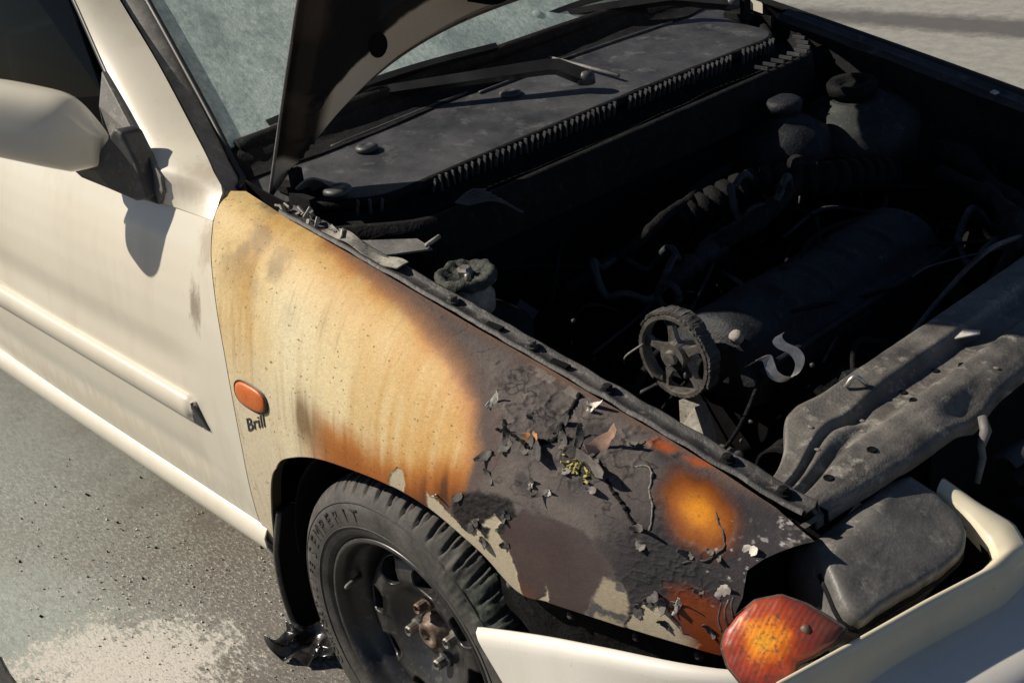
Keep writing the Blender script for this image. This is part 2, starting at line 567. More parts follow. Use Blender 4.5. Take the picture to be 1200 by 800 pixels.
gx = np.concatenate([[-150, -40, -12], np.linspace(-4, 2, 61), [12, 40, 150]])
gy = np.concatenate([[-150, -40, -10], np.linspace(-2, 5, 71), [14, 40, 150]])
GX, GY = np.meshgrid(gx, gy, indexing='ij')
GZ = 0.002 * fbm(np.stack([GX, GY, GX * 0], -1), 3.0, 3, 5)
gr = fast_mesh('ground', np.stack([GX, GY, GZ], -1).reshape(-1, 3), quads(len(gx), len(gy)), ground_material(), None)
tag(gr, 'grey weathered asphalt with white and greenish powder residue', 'ground', kind='structure')

# flat black patch whose corner shows at the lower left
M['patch_black'] = stained('patch_black', (0.012, 0.012, 0.012), (0.03, 0.029, 0.027), 0.7, 40, bstr=0.6, bdist=0.004)
tp = prism('dark_patch', [(-0.895, -1.143, 0.006), (-0.835, -1.154, 0.007), (-0.77, -1.158, 0.006), (-0.55, -1.35, 0.006), (-0.75, -1.6, 0.006), (-1.3, -1.5, 0.006)], (0, 0, 1), 0.012, M['patch_black'], None, 0.002)
tag(tp, 'flat black patch at the lower left corner of the ground', 'tar patch', kind='structure')  # plain black slab, not known to be tar

# ------------------------------------------------------------------ the car
car = bpy.data.objects.new('car', None)
COL.objects.link(car)
car.empty_display_size = 0.3
tag(car, 'cream white hatchback with burnt out engine bay, raised bonnet and scorched front wing', 'car')


def he(x):
    """edge of the wing along the bonnet gap"""
    t = (x + .6) / 1.1
    return -(.672 - .047 * t - .003 * t * t), .915 - .18 * t - .024 * t * t


def sidey(x):
    f = np.clip((x - .18) / .5, 0, None)
    return -.80 - .006 * np.exp(-((x - 0.0) / .3) ** 2) + .02 * f + .075 * f ** 3


def S(x, h):
    """wing surface: h = 0 at the bonnet gap, 1 at the widest line, above 1 down the side"""
    x = np.asarray(x, float)
    h = np.asarray(h, float)
    ye, ze = he(x)
    ys = sidey(x)
    zs = .50
    a = np.clip(h, 0, 1) * np.pi / 2
    n = 2 / 2.3
    y = ye + (ys - ye) * np.sin(a) ** n
    z = ze - (ze - zs) * (1 - np.cos(a) ** n)
    lo = np.clip(h - 1, 0, None)
    z = z - lo * .5
    y = y + .12 * lo ** 2
    up = np.clip(-h, 0, None)
    y = y + up * .3
    z = z + up * .02
    return np.stack([x + 0 * y, y, z], -1)


def Sn(x, h):
    e = 1e-3
    a = S(np.asarray(x) + e, h) - S(np.asarray(x) - e, h)
    b = S(x, np.asarray(h) + e) - S(x, np.asarray(h) - e)
    n = np.cross(b, a)
    n = n / np.linalg.norm(n, axis=-1, keepdims=True)
    return np.where(n[..., 1:2] > 0, -n, n)


GAP = [(-.481, .079), (-.451, .27), (-.433, .421), (-.407, .599), (-.386, .781), (-.383, .993), (-.408, 1.337)]
BOT = [(-.408, 1.337), (-.397, 1.43), (-.372, 1.35), (-.345, 1.23), (-.306, 1.056), (-.272, .985), (-.217, .936), (-.154, .895), (-.086, .866),
       (.016, .832), (.108, .824), (.208, .871), (.275, .943), (.33, .925), (.407, .898), (.502, .870), (.571, .853)]
FRONT = [(.626, .106), (.59, .343), (.579, .431), (.584, .565), (.577, .718), (.571, .853)]
TOP = [(-.481, .079), (-.449, -.014), (-.327, .011), (-.169, .01), (-.022, .014), (.079, .016), (.202, .01), (.291, .013), (.399, .01), (.49, .017), (.566, .038), (.626, .106)]


def by_param(pts, q, key):
    P = np.asarray(pts, float)
    s = np.asarray(key(P), float)
    s = (s - s[0]) / (s[-1] - s[0])
    return np.stack([np.interp(q, s, P[:, 0]), np.interp(q, s, P[:, 1])], 1)


def smooth_poly(pts, n=240):
    return interp_poly(pts, n)


def kx(P):
    d = np.abs(np.diff(P[:, 0])) + 0.12 * np.abs(np.diff(P[:, 1]))
    return np.concatenate([[0], np.cumsum(d)])


def kl(P):
    d = np.hypot(np.diff(P[:, 0]), .38 * np.diff(P[:, 1]))
    return np.concatenate([[0], np.cumsum(d)])


NU, NV = 640, 420
qs, qt = np.linspace(0, 1, NU), np.linspace(0, 1, NV)
top = by_param(TOP, qs, kx)
bot = by_param(smooth_poly(BOT), qs, kx)
lef = by_param(smooth_poly(GAP), qt, kl)
rig = by_param(FRONT, qt, kl)
s_, t_ = qs[:, None, None], qt[None, :, None]
D = ((1 - t_) * top[:, None] + t_ * bot[:, None] + (1 - s_) * lef[None] + s_ * rig[None]
     - ((1 - s_) * (1 - t_) * top[0] + s_ * (1 - t_) * top[-1] + (1 - s_) * t_ * bot[0] + s_ * t_ * bot[-1]))
WX, WH = D[..., 0], D[..., 1]
WP = S(WX, WH)
WN = Sn(WX, WH)

# ---- what the fire did to the paint, in the wing's own coordinates (x, girth)
K = 0.38
g = lambda pts: [(a, b * K) for a, b in pts]
px, py = WX, WH * K
n_l = fbm(WP, 14, 4, 1)
n_m = fbm(WP, 45, 4, 2)
n_f = fbm(WP, 160, 4, 3)
n_ff = fbm(WP, 420, 3, 4)
wx = px + .006 * fbm(WP, 60, 4, 11) + .004 * n_f * .5
wy = py + .006 * fbm(WP, 60, 4, 12) + .004 * n_ff * .5
streak = fbm(np.stack([WX * 70, WH * 3.0, WX * 0], -1), 1.0, 4, 6)
streak2 = fbm(np.stack([WX * 24, WH * 1.4, WX * 0], -1), 1.0, 3, 8)

G = 1.06 * np.array((0.94, 1.0, 1.10))                            # colour of the stains under neutral light
cream, pale, yellow, tan_ = lin(214, 196, 164, G), lin(220, 192, 138, G), lin(214, 172, 98, G), lin(186, 144, 82, G)
orange, rust_o, dk_or = lin(190, 120, 56, G), lin(148, 82, 30, G), lin(88, 46, 20, G)
GN = 0.74 * np.array((0.95, 0.99, 1.08))
ash, char, black = lin(124, 113, 104, GN), lin(94, 85, 80, GN), lin(38, 35, 34, GN)
violet, primer, redb = lin(90, 74, 68, GN), lin(176, 160, 132, G), lin(112, 52, 24, G)

CHAR = [(-.224, -.03), (-.224, -.007), (-.134, .053), (-.049, .091), (.032, .162), (.099, .233), (.156, .343), (.187, .493), (.188, .628), (.176, .739), (.143, .806), (.108, .85),
        (.3, 1.1), (.75, 1.0), (.75, -.05)]
d_char = sdf(px + .008 * n_l + .003 * n_m, py + .008 * n_l, g(CHAR))
st3 = fbm(np.stack([WX * 190, WH * 5.0, WX * 0], -1), 1.0, 3, 16)
C = mix(np.broadcast_to(lin(222, 198, 148, G), WP.shape), lin(210, 192, 158, G), sstep(.62, .95, WH + .12 * n_l))
upper = sstep(.60, .12, WH + .10 * n_l + .06 * streak)
C = mix(C, lin(206, 170, 104, G), upper * .85)
rear_tan = np.exp(-((WX + .345 + .03 * n_l) / .055) ** 2) * sstep(.90, .60, WH)
C = mix(C, lin(196, 152, 84, G), np.clip(rear_tan * (.85 + .7 * streak + .4 * streak2), 0, .9))
C = mix(C, lin(226, 208, 166, G), np.clip(np.exp(-((WX + .22 + .02 * n_l) / .06) ** 2) * sstep(.15, .5, WH) * (.6 + .9 * streak2 + .4 * st3), 0, .8))
C = mix(C, lin(198, 152, 82, G), np.clip(sstep(-.15, .0, WX + .04 * streak2) * sstep(1.0, .6, WH) * (.35 + .6 * streak2 + .4 * streak), 0, .8))
smud = fbm(np.stack([WX * 18, WH * 4, WX * 0], -1), 1, 4, 21)
C = mix(C, lin(118, 96, 66, G), np.clip(sstep(.0, .45, smud) * sstep(.6, .1, WH) * sstep(-.08, -.28, WX), 0, .6))
C = mix(C, lin(166, 128, 78, G), np.clip(sstep(.05, .7, streak) * .24, 0, 1))
C = mix(C, lin(138, 104, 62, G), np.clip(sstep(.12, .6, st3) * sstep(-.1, .3, n_l + .12) * .28, 0, 1))
ob = sstep(-.17, -.01, d_char)
C = mix(C, lin(202, 152, 82, G), np.clip(ob * (.85 + .5 * streak2 + .5 * streak + .3 * st3), 0, 1) * .85)
C = mix(C, orange, np.clip(sstep(-.045, -.008, d_char + .03 * streak2), 0, 1) * .7)
C = mix(C, lin(160, 106, 66, G), sstep(-.026, -.004, d_char) * .6)
ARCH = [(-.225, 1.1), (-.215, .90), (-.203, .855), (-.143, .775), (-.08, .755), (-.002, .765), (.072, .74), (.137, .66), (.173, .60), (.3, .8), (.3, 1.1)]
d_arch = sdf(px + .006 * n_l, py + .012 * streak + .01 * n_l, g(ARCH))
C = mix(C, lin(176, 112, 50, G), sstep(-.030, .012, d_arch) * sstep(-.22, -.10, WX))
C = mix(C, rust_o, sstep(-.005, .028, d_arch) * .9 * sstep(-.2, -.05, WX))
C = mix(C, dk_or, sstep(.008, .05, d_arch + .008 * streak) * sstep(-.02, .12, WX))
C = mix(C, lin(104, 76, 42, G), np.clip(np.exp(-((WX + .17) / .035) ** 2 - ((WH - .80) / .08) ** 2) * (.8 + streak), 0, .8))
C = mix(C, lin(70, 48, 26, G), np.clip(sstep(.1, .7, streak) * sstep(.0, .03, d_arch) * .6, 0, 1))
# charred half
cc = mix(np.broadcast_to(char, WP.shape), ash, np.clip(.5 + .9 * n_l + .4 * n_m, 0, 1))
cc = mix(cc, lin(132, 120, 110, GN), np.clip(sstep(.05, .0, np.abs(d_char - .03)) * .55 + sstep(.3, .7, n_m) * .35, 0, .8))
cc = mix(cc, lin(60, 55, 58, GN), sstep(.38, .48, WX + .05 * n_l) * .85)
cc = mix(cc, lin(54, 49, 50, GN), np.clip(sstep(.05, .45, fbm(WP, 22, 4, 31)) * .65, 0, 1))
cc = mix(cc, lin(124, 108, 96, GN), np.clip(sstep(.25, .6, fbm(WP, 75, 4, 33)) * sstep(.42, .30, WX) * .55, 0, 1))
cc = mix(np.broadcast_to(lin(108, 92, 84, GN), WP.shape), cc, sstep(.015, .06, d_char + .02 * n_l))
wide = .012 + .030 * sstep(.45, .10, WH)
C = mix(C, cc, sstep(-1, 1, (d_char + .005 * n_m + .004 * st3) / wide))
rough = .58 + .3 * sstep(-.02, .02, d_char)
hgt = np.zeros_like(WX)
edge_noise_x, edge_noise_y = wx, wy


def patch(poly, col, soft, r=None, lower=0.0, amt=1.0, ex=0.0):
    global C, rough, hgt
    d = sdf(wx, wy, g(poly)) + ex
    t = sstep(-soft, soft, d) * amt
    C = mix(C, col, t)
    if r is not None:
        rough = rough * (1 - t) + r * t
    if lower:
        hgt = hgt * (1 - t) - lower * t
    return t, d


BROWN = [(.258, .71), (.282, .640), (.330, .612), (.372, .600), (.402, .628), (.418, .665), (.428, .700), (.412, .760), (.398, .820), (.392, .880), (.380, .935), (.362, .975), (.345, 1.01), (.336, .93), (.327, .868), (.318, .93), (.308, 1.0), (.288, .945), (.279, .895), (.267, .835), (.250, .785)]
BLACKF = [(.160, .734), (.203, .65), (.262, .63), (.278, .695), (.247, .79), (.236, .835), (.212, .828), (.177, .829), (.160, .797)]
# blistered, lifted paint: broad wrinkles and ridges on the charred part
bl = sstep(.015, .05, d_char) * sstep(.80, .45, WH) * sstep(.62, .48, WX + .05 * n_l)
ridge = 1 - np.abs(fbm(WP, 34, 3, 41))
ridge2 = 1 - np.abs(fbm(WP, 85, 3, 43))
zone = np.clip(.8 * sstep(.15, .55, fbm(WP, 11, 3, 45)) + np.exp(-((WX - .25) / .07) ** 2 - ((WH - .24) / .17) ** 2), 0, 1)
hgt += bl * (.0040 * ridge ** 8 * zone + .0011 * ridge2 ** 7 * (.15 + .85 * zone) + .0004 * n_f)
C = mix(C, black, np.clip(sstep(.90, .99, ridge2) * bl * zone * .35, 0, 1))
C = mix(C, black, np.clip(sstep(.965, .995, 1 - np.abs(fbm(WP, 20, 4, 47))) * bl * .75, 0, 1))
# dark band above the arch and mottled zone toward the lamp
t, d = patch(BLACKF, black, .006, .8)
hgt += t * .002 * n_f
t, d = patch([(.40, .52), (.47, .42), (.54, .44), (.565, .62), (.52, .66), (.49, .70), (.455, .80), (.43, .70), (.44, .60)], lin(48, 45, 47, GN), .03, .8, amt=.85)
hgt += t * .0015 * ridge2 ** 4
t, d = patch(BROWN, violet, .004, .55)
C = mix(C, char, t * np.clip(sstep(.35, .42, WX + .03 * n_l) * .55 + sstep(.70, .60, WH + .05 * n_m) * .5, 0, .8))
hgt *= 1 - .85 * t
C = mix(C, lin(70, 54, 52, GN), t * np.clip(.4 + n_l, 0, 1) * .7)
C = mix(C, lin(112, 62, 34, G), t * sstep(.86, .99, WH) * sstep(.33, .28, WX) * .8)
# paint gone down to the beige primer
for poly in ([(.106, .775), (.122, .782), (.146, .796), (.168, .816), (.189, .826), (.206, .800), (.226, .815), (.240, .765), (.252, .785), (.266, .815), (.278, .880), (.289, .99), (.25, 1.0), (.19, .94), (.15, .89), (.11, .86)],
             [(.028, .789), (.047, .75), (.056, .753), (.063, .804), (.053, .837), (.038, .84), (.028, .821)],
             [(.196, .779), (.208, .753), (.205, .784), (.202, .802)],
             [(.219, .736), (.236, .71), (.248, .725), (.238, .762), (.242, .795), (.227, .806), (.229, .766), (.216, .769)],
             [(.327, .875), (.336, .96), (.309, .96)],
             [(.436, .94), (.461, .799), (.478, .713), (.495, .707), (.506, .766), (.523, .808), (.545, .832), (.535, .90), (.48, .94)]):
    patch(poly, primer, .0016, .5, .0011)
t, d = patch([(.400, .817), (.415, .726), (.44, .721), (.455, .776), (.45, .844), (.43, .95), (.385, .95)], lin(158, 142, 116, G), .003, .6)
C = mix(C, lin(70, 68, 70, G), t * sstep(.0, .2, fbm(WP, 48, 4, 51)) * .9)
t, d = patch([(.498, .65), (.506, .74), (.527, .815), (.55, .90), (.59, .90), (.58, .743), (.57, .64), (.542, .615), (.521, .62)], redb, .014, .35)
C = mix(C, lin(40, 26, 22, G), t * sstep(-.2, .4, n_l) * sstep(.8, .66, WH) * .8)
# round spot where the yellowed paint survived
sx, sy = WX - .496 + .010 * n_l, (WH - .262) * K + .010 * n_l
ca, sa = .87, -.5
r_ = np.hypot((sx * ca + sy * sa) / .038, (-sx * sa + sy * ca) / .058) + .10 * fbm(WP, 30, 3, 91) + .10 * streak
C = mix(C, lin(96, 48, 20, G), sstep(1.7, .95, r_ + .15 * n_m))
C = mix(C, rust_o, sstep(1.3, .70, r_ + .15 * n_m))
C = mix(C, lin(214, 134, 36, G), sstep(.85, .15, r_ + .10 * n_m))
C = mix(C, lin(120, 70, 30, G), np.clip(sstep(.2, .5, n_f) * sstep(1.2, .6, r_) * .5, 0, 1))
rough = rough * (1 - sstep(1.4, 1.0, r_)) + .33 * sstep(1.4, 1.0, r_)
hgt *= 1 - .9 * sstep(1.6, 1.1, r_)
for poly in ([(.392, .085), (.418, .070), (.421, .030), (.396, .040)], [(.438, .046), (.453, .012), (.470, .028), (.456, .065)]):
    patch(poly, lin(176, 84, 36, G), .010, .4)
# white ash flecks towards the pointed front corner and along the upper edge
fl = sstep(.42, .50, fbm(WP, 110, 3, 61)) * sstep(.535, .60, WX + .02 * n_l) * sstep(.65, .30, WH)
fl = np.maximum(fl, sstep(.55, .60, fbm(WP, 130, 3, 63)) * sstep(.52, .55, WX) * sstep(.75, .5, WH))
fl = np.maximum(fl, sstep(.52, .58, fbm(WP, 150, 3, 65)) * np.exp(-((WX + .15) / .05) ** 2 - ((WH - .12) / .05) ** 2) * 2)
C = mix(C, lin(168, 160, 150, G), np.clip(fl, 0, 1))
tipw = np.exp(-((WX - .612) / .014) ** 2 - ((WH - .14) / .07) ** 2)
C = mix(C, lin(150, 140, 128, G), np.clip(tipw * sstep(-.1, .25, n_f) * 1.1, 0, 1))
# chips of bare metal along the top edge
ch = sstep(.012, .006, np.abs(WH - .055) * K) * sstep(.17, .2, WX) * sstep(.30, .27, WX) * sstep(-.1, .1, fbm(WP, 90, 2, 71))
C = mix(C, lin(128, 116, 104, G), np.clip(ch, 0, 1) * .9)
# soot specks on the rear half
sp = sstep(.60, .68, fbm(WP, 200, 2, 73)) * (1 - sstep(-.05, .0, d_char))
C = mix(C, lin(96, 74, 44, G), sp * .8)
C = np.clip(C * (1 + .16 * n_ff + .10 * n_f)[..., None], .004, .95)

W = WP + WN * hgt[..., None]
# the lower lip folds inward
lip = [W]
for dy, dz in ((.004, .001), (.012, .003), (.022, .004)):
    e = W[:, -1:, :].copy()
    e[..., 1] += dy
    e[..., 2] += dz
    lip.append(e)
W2 = np.concatenate(lip, axis=1)
C2 = np.concatenate([C] + [np.broadcast_to(lin(60, 48, 36), C[:, -1:].shape)] * 3, axis=1)
R2 = np.concatenate([rough] + [rough[:, -1:]] * 3, axis=1)


def wing_material():
    mt, nt, b = new_mat('scorched_paint')
    at = nd(nt, 'ShaderNodeAttribute', attribute_name='paint')
    ar = nd(nt, 'ShaderNodeAttribute', attribute_name='gloss')
    tc = nd(nt, 'ShaderNodeTexCoord').outputs['Object']
    f = noise(nt, tc, 520, 4, 0.7)
    col = mixc(nt, 0.35, at.outputs['Color'], ramp(nt, f, [(0.3, (0.55, 0.55, 0.55)), (0.7, (1.35, 1.35, 1.35))]), 'MULTIPLY')
    nt.links.new(col, b.inputs['Base Color'])
    nt.links.new(ar.outputs['Fac'], b.inputs['Roughness'])
    b.inputs['Specular IOR Level'].default_value = 0.3
    amt = math_n(nt, 'MULTIPLY_ADD', ar.outputs['Fac'], 1.0, -0.3, clamp=True)
    h = math_n(nt, 'MULTIPLY', math_n(nt, 'ADD', noise(nt, tc, 330, 4, 0.7), noise(nt, tc, 120, 4, 0.7)), amt)
    bump(nt, b, h, 0.6, 0.002)
    return mt


nW = W2.shape
VV = W2.reshape(-1, 3)
back = (W2 + np.array((0, .0025, -.0012))).reshape(-1, 3)
QQ = quads(nW[0], nW[1], 0, flip=True)
kk = nW[0] * nW[1]
fender = fast_mesh('front_wing', VV, QQ, wing_material(), car)
ca_ = fender.data.color_attributes.new('paint', 'FLOAT_COLOR', 'POINT')
ca_.data.foreach_set('color', np.concatenate([C2.reshape(-1, 3), np.ones((kk, 1))], 1).astype(np.float32).ravel())
ra_ = fender.data.attributes.new('gloss', 'FLOAT', 'POINT')
ra_.data.foreach_set('value', R2.astype(np.float32).ravel())
tag(fender, 'front wing scorched from yellowed cream paint to grey flaking char')

# flange beside the bonnet gap, with its bolts
fx = np.linspace(-.36, .592, 120)
ye, ze = he(fx)
nz = .0015 * fbm(np.stack([fx, fx * 0, fx * 0], -1), 30, 3, 81)
rows = []
for dy, dz in ((-.001, -.001), (.002, .0035), (.006, .003), (.009, -.003), (.026, -.004), (.029, .002), (.032, .001), (.034, -.012), (.036, -.035)):
    rows.append(np.stack([fx, ye + dy + nz, ze + dz + nz], 1))
flange = shell('wing_flange', np.array(rows), M['ash_metal'], fender, .0015, out=(0, 0, 1))
for k, x in enumerate((-.20, .005, .155, .287, .475, .555)):
    ye_, ze_ = he(x)
    lathe('flange_bolt', [(.0045, -.003), (.010, 0), (.010, .002), (.0075, .003), (.0072, .008), (.0055, .010)], (x, ye_ + .017, ze_ - .003), (0, .12, 1), M['char'] if k in (1, 2) else M['soot'], fender, 12, False)
for x in (.085, .205):                                                # slots in the flange
    ye_, ze_ = he(x)
    V, F_ = box_data((x, ye_ + .017, ze_ - .0032), (.034, .010, .004), None)
    mesh('flange_slot', V, F_, M['deep_soot'], fender, False)

# side repeater lamp and lettering
def stadium(cx, ch, lx, lh, tilt=0, n=28, p=2.6):
    a = np.linspace(0, 2 * np.pi, n, endpoint=False)
    u = np.sign(np.cos(a)) * np.abs(np.cos(a)) ** (2 / p) * lx
    v = np.sign(np.sin(a)) * np.abs(np.sin(a)) ** (2 / p) * lh
    return cx + u, ch + v + tilt * u


lx_, lh_ = stadium(-.321, .827, .043, .036, -.12, 36)
rings = []
for sc, off in ((1.0, .0005), (1.0, .003), (.95, .0048), (.8, .0062), (.5, .0070), (.15, .0072)):
    X_, H_ = -.321 + (lx_ + .321) * sc, .827 + (lh_ - .827) * sc
    rings.append(S(X_, H_) + Sn(X_, H_) * off)
R_ = np.array(rings)
Fq = [tuple(q) for q in quads(len(R_), 36, 0, cv=True)] + [tuple(5 * 36 + k for k in reversed(range(36)))]
lamp = mesh('side_marker_lamp', R_.reshape(-1, 3), Fq, M['amber'], fender)
rings = []
for sc, off in ((1.0, .0015), (1.10, .0030), (1.14, .0005)):
    X_, H_ = -.321 + (lx_ + .321) * sc, .827 + (lh_ - .827) * sc
    rings.append(S(X_, H_) + Sn(X_, H_) * off)
R_ = np.array(rings)
mesh('lamp_gasket', R_.reshape(-1, 3), [tuple(q) for q in quads(3, 36, 0, cv=True)], M['black_plastic'], fender)


def text_mesh(body, size, extrude=0.0):
    cu = bpy.data.curves.new('lettering', 'FONT')
    cu.body = body
    cu.size = size
    cu.extrude = extrude
    cu.resolution_u = 3
    ob = bpy.data.objects.new('lettering_curve', cu)
    COL.objects.link(ob)
    bpy.context.view_layer.update()
    dg = bpy.context.evaluated_depsgraph_get()
    me = bpy.data.meshes.new_from_object(ob.evaluated_get(dg))
    V = np.array([v.co[:] for v in me.vertices])
    F_ = [tuple(p.vertices) for p in me.polygons]
    bpy.data.objects.remove(ob, do_unlink=True)
    bpy.data.curves.remove(cu)
    bpy.data.meshes.remove(me)
    return V, F_


V, F_ = text_mesh('Brill', .030, .0004)
wdt = V[:, 0].max()
tx = -.350 + V[:, 0] / wdt * .060
th_ = .945 - .05 * V[:, 0] / wdt - V[:, 1] / .021 * .036
P_ = S(tx, th_) + Sn(tx, th_) * (.0009 + V[:, 2:3])
mesh('lettering', P_, F_, M['ink'], fender, False)

# curled flakes and scraps sticking to the burnt paint
def curl(name, x, h, ln, wd, ang, bend, mat, lift=.002, seed=0, tilt=0.3):
    """a thin chip of paint bent up from the wing surface"""
    o = S(x, h)
    n = Sn(x, h)
    tx_ = np.array((1.0, 0, 0)) - n * n[0]
    tx_ /= np.linalg.norm(tx_)
    ty_ = np.cross(n, tx_)
    u = np.cos(ang) * tx_ + np.sin(ang) * ty_
    v = -np.sin(ang) * tx_ + np.cos(ang) * ty_
    rg = np.random.default_rng(seed)
    nu, nv = 9, 5
    P_ = np.zeros((nu, nv, 3))
    for i in range(nu):
        a = i / (nu - 1)
        w = wd * (.25 + .75 * math.sin(math.pi * (.12 + .80 * a))) * (1 + .12 * rg.normal())
        for j in range(nv):
            b = j / (nv - 1) - .5
            P_[i, j] = o + u * (a - .5) * ln + v * b * w + n * (lift + bend * (a - .3) ** 2 * ln + tilt * b * w + .0006 * rg.normal())
    return shell(name, P_, mat, fender, .0009, 1)


curl('paint_flake', .262, .352, .026, .012, .3, 1.0, M['flake_orange'], .004, 1, .8)
curl('paint_flake', .274, .382, .042, .016, -.6, .5, M['char'], .004, 2, .7)
curl('paint_flake', .350, .215, .044, .015, 1.0, 1.2, M['flake_pink'], .005, 3, .9)
curl('paint_flake', .184, .298, .024, .008, 1.2, 1.0, M['flake_white'], .002, 4, .6)
curl('paint_flake', .444, .468, .024, .009, .4, 1.6, M['flake_grey'], .003, 5, .8)
curl('paint_flake', .355, .330, .055, .016, -.2, .6, M['flake_grey'], .006, 6, 1.3)
curl('paint_flake', .285, .235, .03, .014, 1.1, .8, M['char'], .002, 7)
curl('paint_flake', .225, .40, .024, .010, 1.9, .9, M['char'], .001, 8)
curl('paint_flake', .318, .245, .028, .010, 1.9, 1.2, M['char'], .001, 9)
curl('paint_flake', .300, .06, .020, .008, .4, 1.2, M['flake_white'], .002, 10)
curl('paint_flake', .302, .095, .010, .006, .2, 1.2, M['flake_white'], .002, 14)
curl('paint_flake', .285, .53, .008, .006, .2, 1.2, M['flake_white'], .001, 15)
curl('paint_flake', .313, .52, .012, .006, .9, 1.2, M['flake_white'], .001, 16)
curl('paint_flake', .573, .33, .018, .012, .2, .6, M['flake_white'], .001, 11)
curl('paint_flake', .562, .57, .022, .014, 1.0, .6, M['flake_white'], .001, 12)
curl('paint_flake', .515, .70, .030, .006, 1.3, 1.0, M['flake_white'], .001, 13)
curl('paint_flake', .130, .76, .016, .005, .6, 1.6, M['flake_white'], .001, 17)
rs = np.random.default_rng(31)
for k in range(16):
    x_, h_ = rs.uniform(.20, .40), rs.uniform(.08, .60)
    curl('paint_flake', x_, h_, rs.uniform(.010, .026), rs.uniform(.006, .016), rs.uniform(0, 6.28), rs.uniform(.3, 1.3), M['char_light'] if rs.random() < .7 else M['flake_grey'], rs.uniform(.0002, .0015), 100 + k, rs.uniform(-.4, .4))
for k in range(12):
    x_, h_ = rs.uniform(.43, .56), rs.uniform(.42, .82)
    curl('paint_flake', x_, h_, rs.uniform(.008, .022), rs.uniform(.006, .014), rs.uniform(0, 6.28), rs.uniform(.3, 1.3), M['char_light'] if rs.random() < .7 else M['flake_grey'], rs.uniform(.0002, .0008), 200 + k, rs.uniform(-.4, .4))
for k in range(8):
    x_, h_ = rs.uniform(.165, .27), rs.uniform(.64, .84)
    curl('paint_flake', x_, h_, rs.uniform(.010, .02), rs.uniform(.006, .014), rs.uniform(0, 6.28), rs.uniform(.3, 1.5), M['char'], rs.uniform(.0002, .0015), 300 + k, rs.uniform(-.4, .4))
# crusty seams: lumpy beads of burnt paint
def bead(pts, r, mat, seed, n=60):
    P_ = interp_poly([S(a, b) + Sn(a, b) * .001 for a, b in pts], n)
    rr = r * (.55 + .9 * np.abs(fbm(P_, 300, 2, seed)))
    P_ = P_ + .0035 * np.stack([fbm(P_, 90, 3, seed + 1), fbm(P_, 90, 3, seed + 2), fbm(P_, 90, 3, seed + 3)], 1)
    V, F_ = tube_data(P_, rr, 7)
    return mesh('burnt_bead', V, F_, mat, fender)


bead([(.27, .047), (.281, .124), (.285, .215), (.291, .278), (.28, .336), (.255, .39)], .0042, M['soot'], 3, 110)
bead([(.379, .345), (.398, .387), (.421, .431), (.437, .464)], .0030, M['soot'], 9)
bead([(.506, .198), (.524, .264), (.545, .367), (.533, .459), (.507, .527)], .0016, M['char'], 15)
bead([(.205, .395), (.24, .385), (.262, .39)], .0026, M['soot'], 21)
bead([(.400, .23), (.415, .20), (.427, .235), (.432, .297), (.449, .374), (.455, .46)], .0018, M['flake_grey'], 27)
P0 = S(.338, .372)
rs = np.random.default_rng(5)
parts_ = []
for k in range(26):
    x_, h_ = .338 + rs.normal() * .010, .368 + rs.normal() * .018
    c_ = S(x_, h_) + Sn(x_, h_) * .003
    q = rs.normal(size=(3, 3))
    q, _ = np.linalg.qr(q)
    parts_.append(box_data(c_, (rs.uniform(.003, .011), rs.uniform(.002, .0035), rs.uniform(.0015, .003)), q))
V, F_ = join(parts_)
mesh('yellow_green_crust', V, F_, M['lichen'], fender, False)

# ---- door
def door_y(z):
    return np.interp(z, [.30, .331, .42, .507, .58, .648, .70, .742, .78, .815, .86, .90],
                     [-.783, -.787, -.797, -.801, -.799, -.794, -.787, -.778, -.767, -.754, -.730, -.700])


zz = np.linspace(.331, .8625, 70)
gp = S(*np.array(smooth_poly(GAP)).T)
gap_x = np.interp(zz, gp[::-1, 2], gp[::-1, 0]) - .0022
gap_y = np.interp(zz, gp[::-1, 2], gp[::-1, 1])
ss = np.concatenate([np.linspace(0, .12, 16), np.linspace(.14, 1, 50)])
DP = np.zeros((70, len(ss), 3))
for i, z in enumerate(zz):
    x = gap_x[i] * (1 - ss) + (-1.62) * ss
    y = door_y(z) + .012 * np.clip((x + 1.0) / -.62, 0, 1) ** 2
    bl_ = np.exp(-np.abs(x - gap_x[i]) / .04)
    y = y * (1 - bl_) + gap_y[i] * bl_
    y = y + .006 * np.exp(-((z - .60) / .035) ** 2) * sstep(-.46, -.60, x) * 1.0
    y = y + .005 * np.exp(-((z - .405) / .03) ** 2) * sstep(-.46, -.60, x)
    DP[i] = np.stack([x, y, z + 0 * x], 1)
door = shell('door', DP, M['door_paint'], car, .02, out=(0, -1, 0))

# window frame of the door along the front pillar: cream band
FA = [(-.600, -.7335, .862), (-.581, -.735, .890), (-.579, -.733, .915), (-.612, -.724, .934), (-.670, -.712, .951), (-.812, -.675, 1.038), (-.946, -.640, 1.142), (-1.08, -.61, 1.245), (-1.24, -.575, 1.345)]
FB = [(-.452, -.728, .862), (-.462, -.705, .885), (-.470, -.690, .899), (-.505, -.680, .917), (-.538, -.668, .932), (-.621, -.640, .960), (-.761, -.604, 1.041), (-.915, -.572, 1.130), (-1.08, -.54, 1.235), (-1.24, -.505, 1.335)]
A_, B_ = interp_poly(FA, 60), interp_poly(FB, 60)
q = np.linspace(0, 1, 12)
BAND = A_[:, None] * (1 - q)[None, :, None] + B_[:, None] * q[None, :, None]
rise = sstep(0, .25, np.linspace(0, 1, 60))[:, None]
BAND[..., 1] -= rise * (.010 * np.sin(np.pi * q))[None, :]
BAND[..., 2] += rise * (.004 * np.sin(np.pi * q))[None, :]
shell('window_frame', BAND, M['door_paint'], door, .018, out=(0, -1, .3))
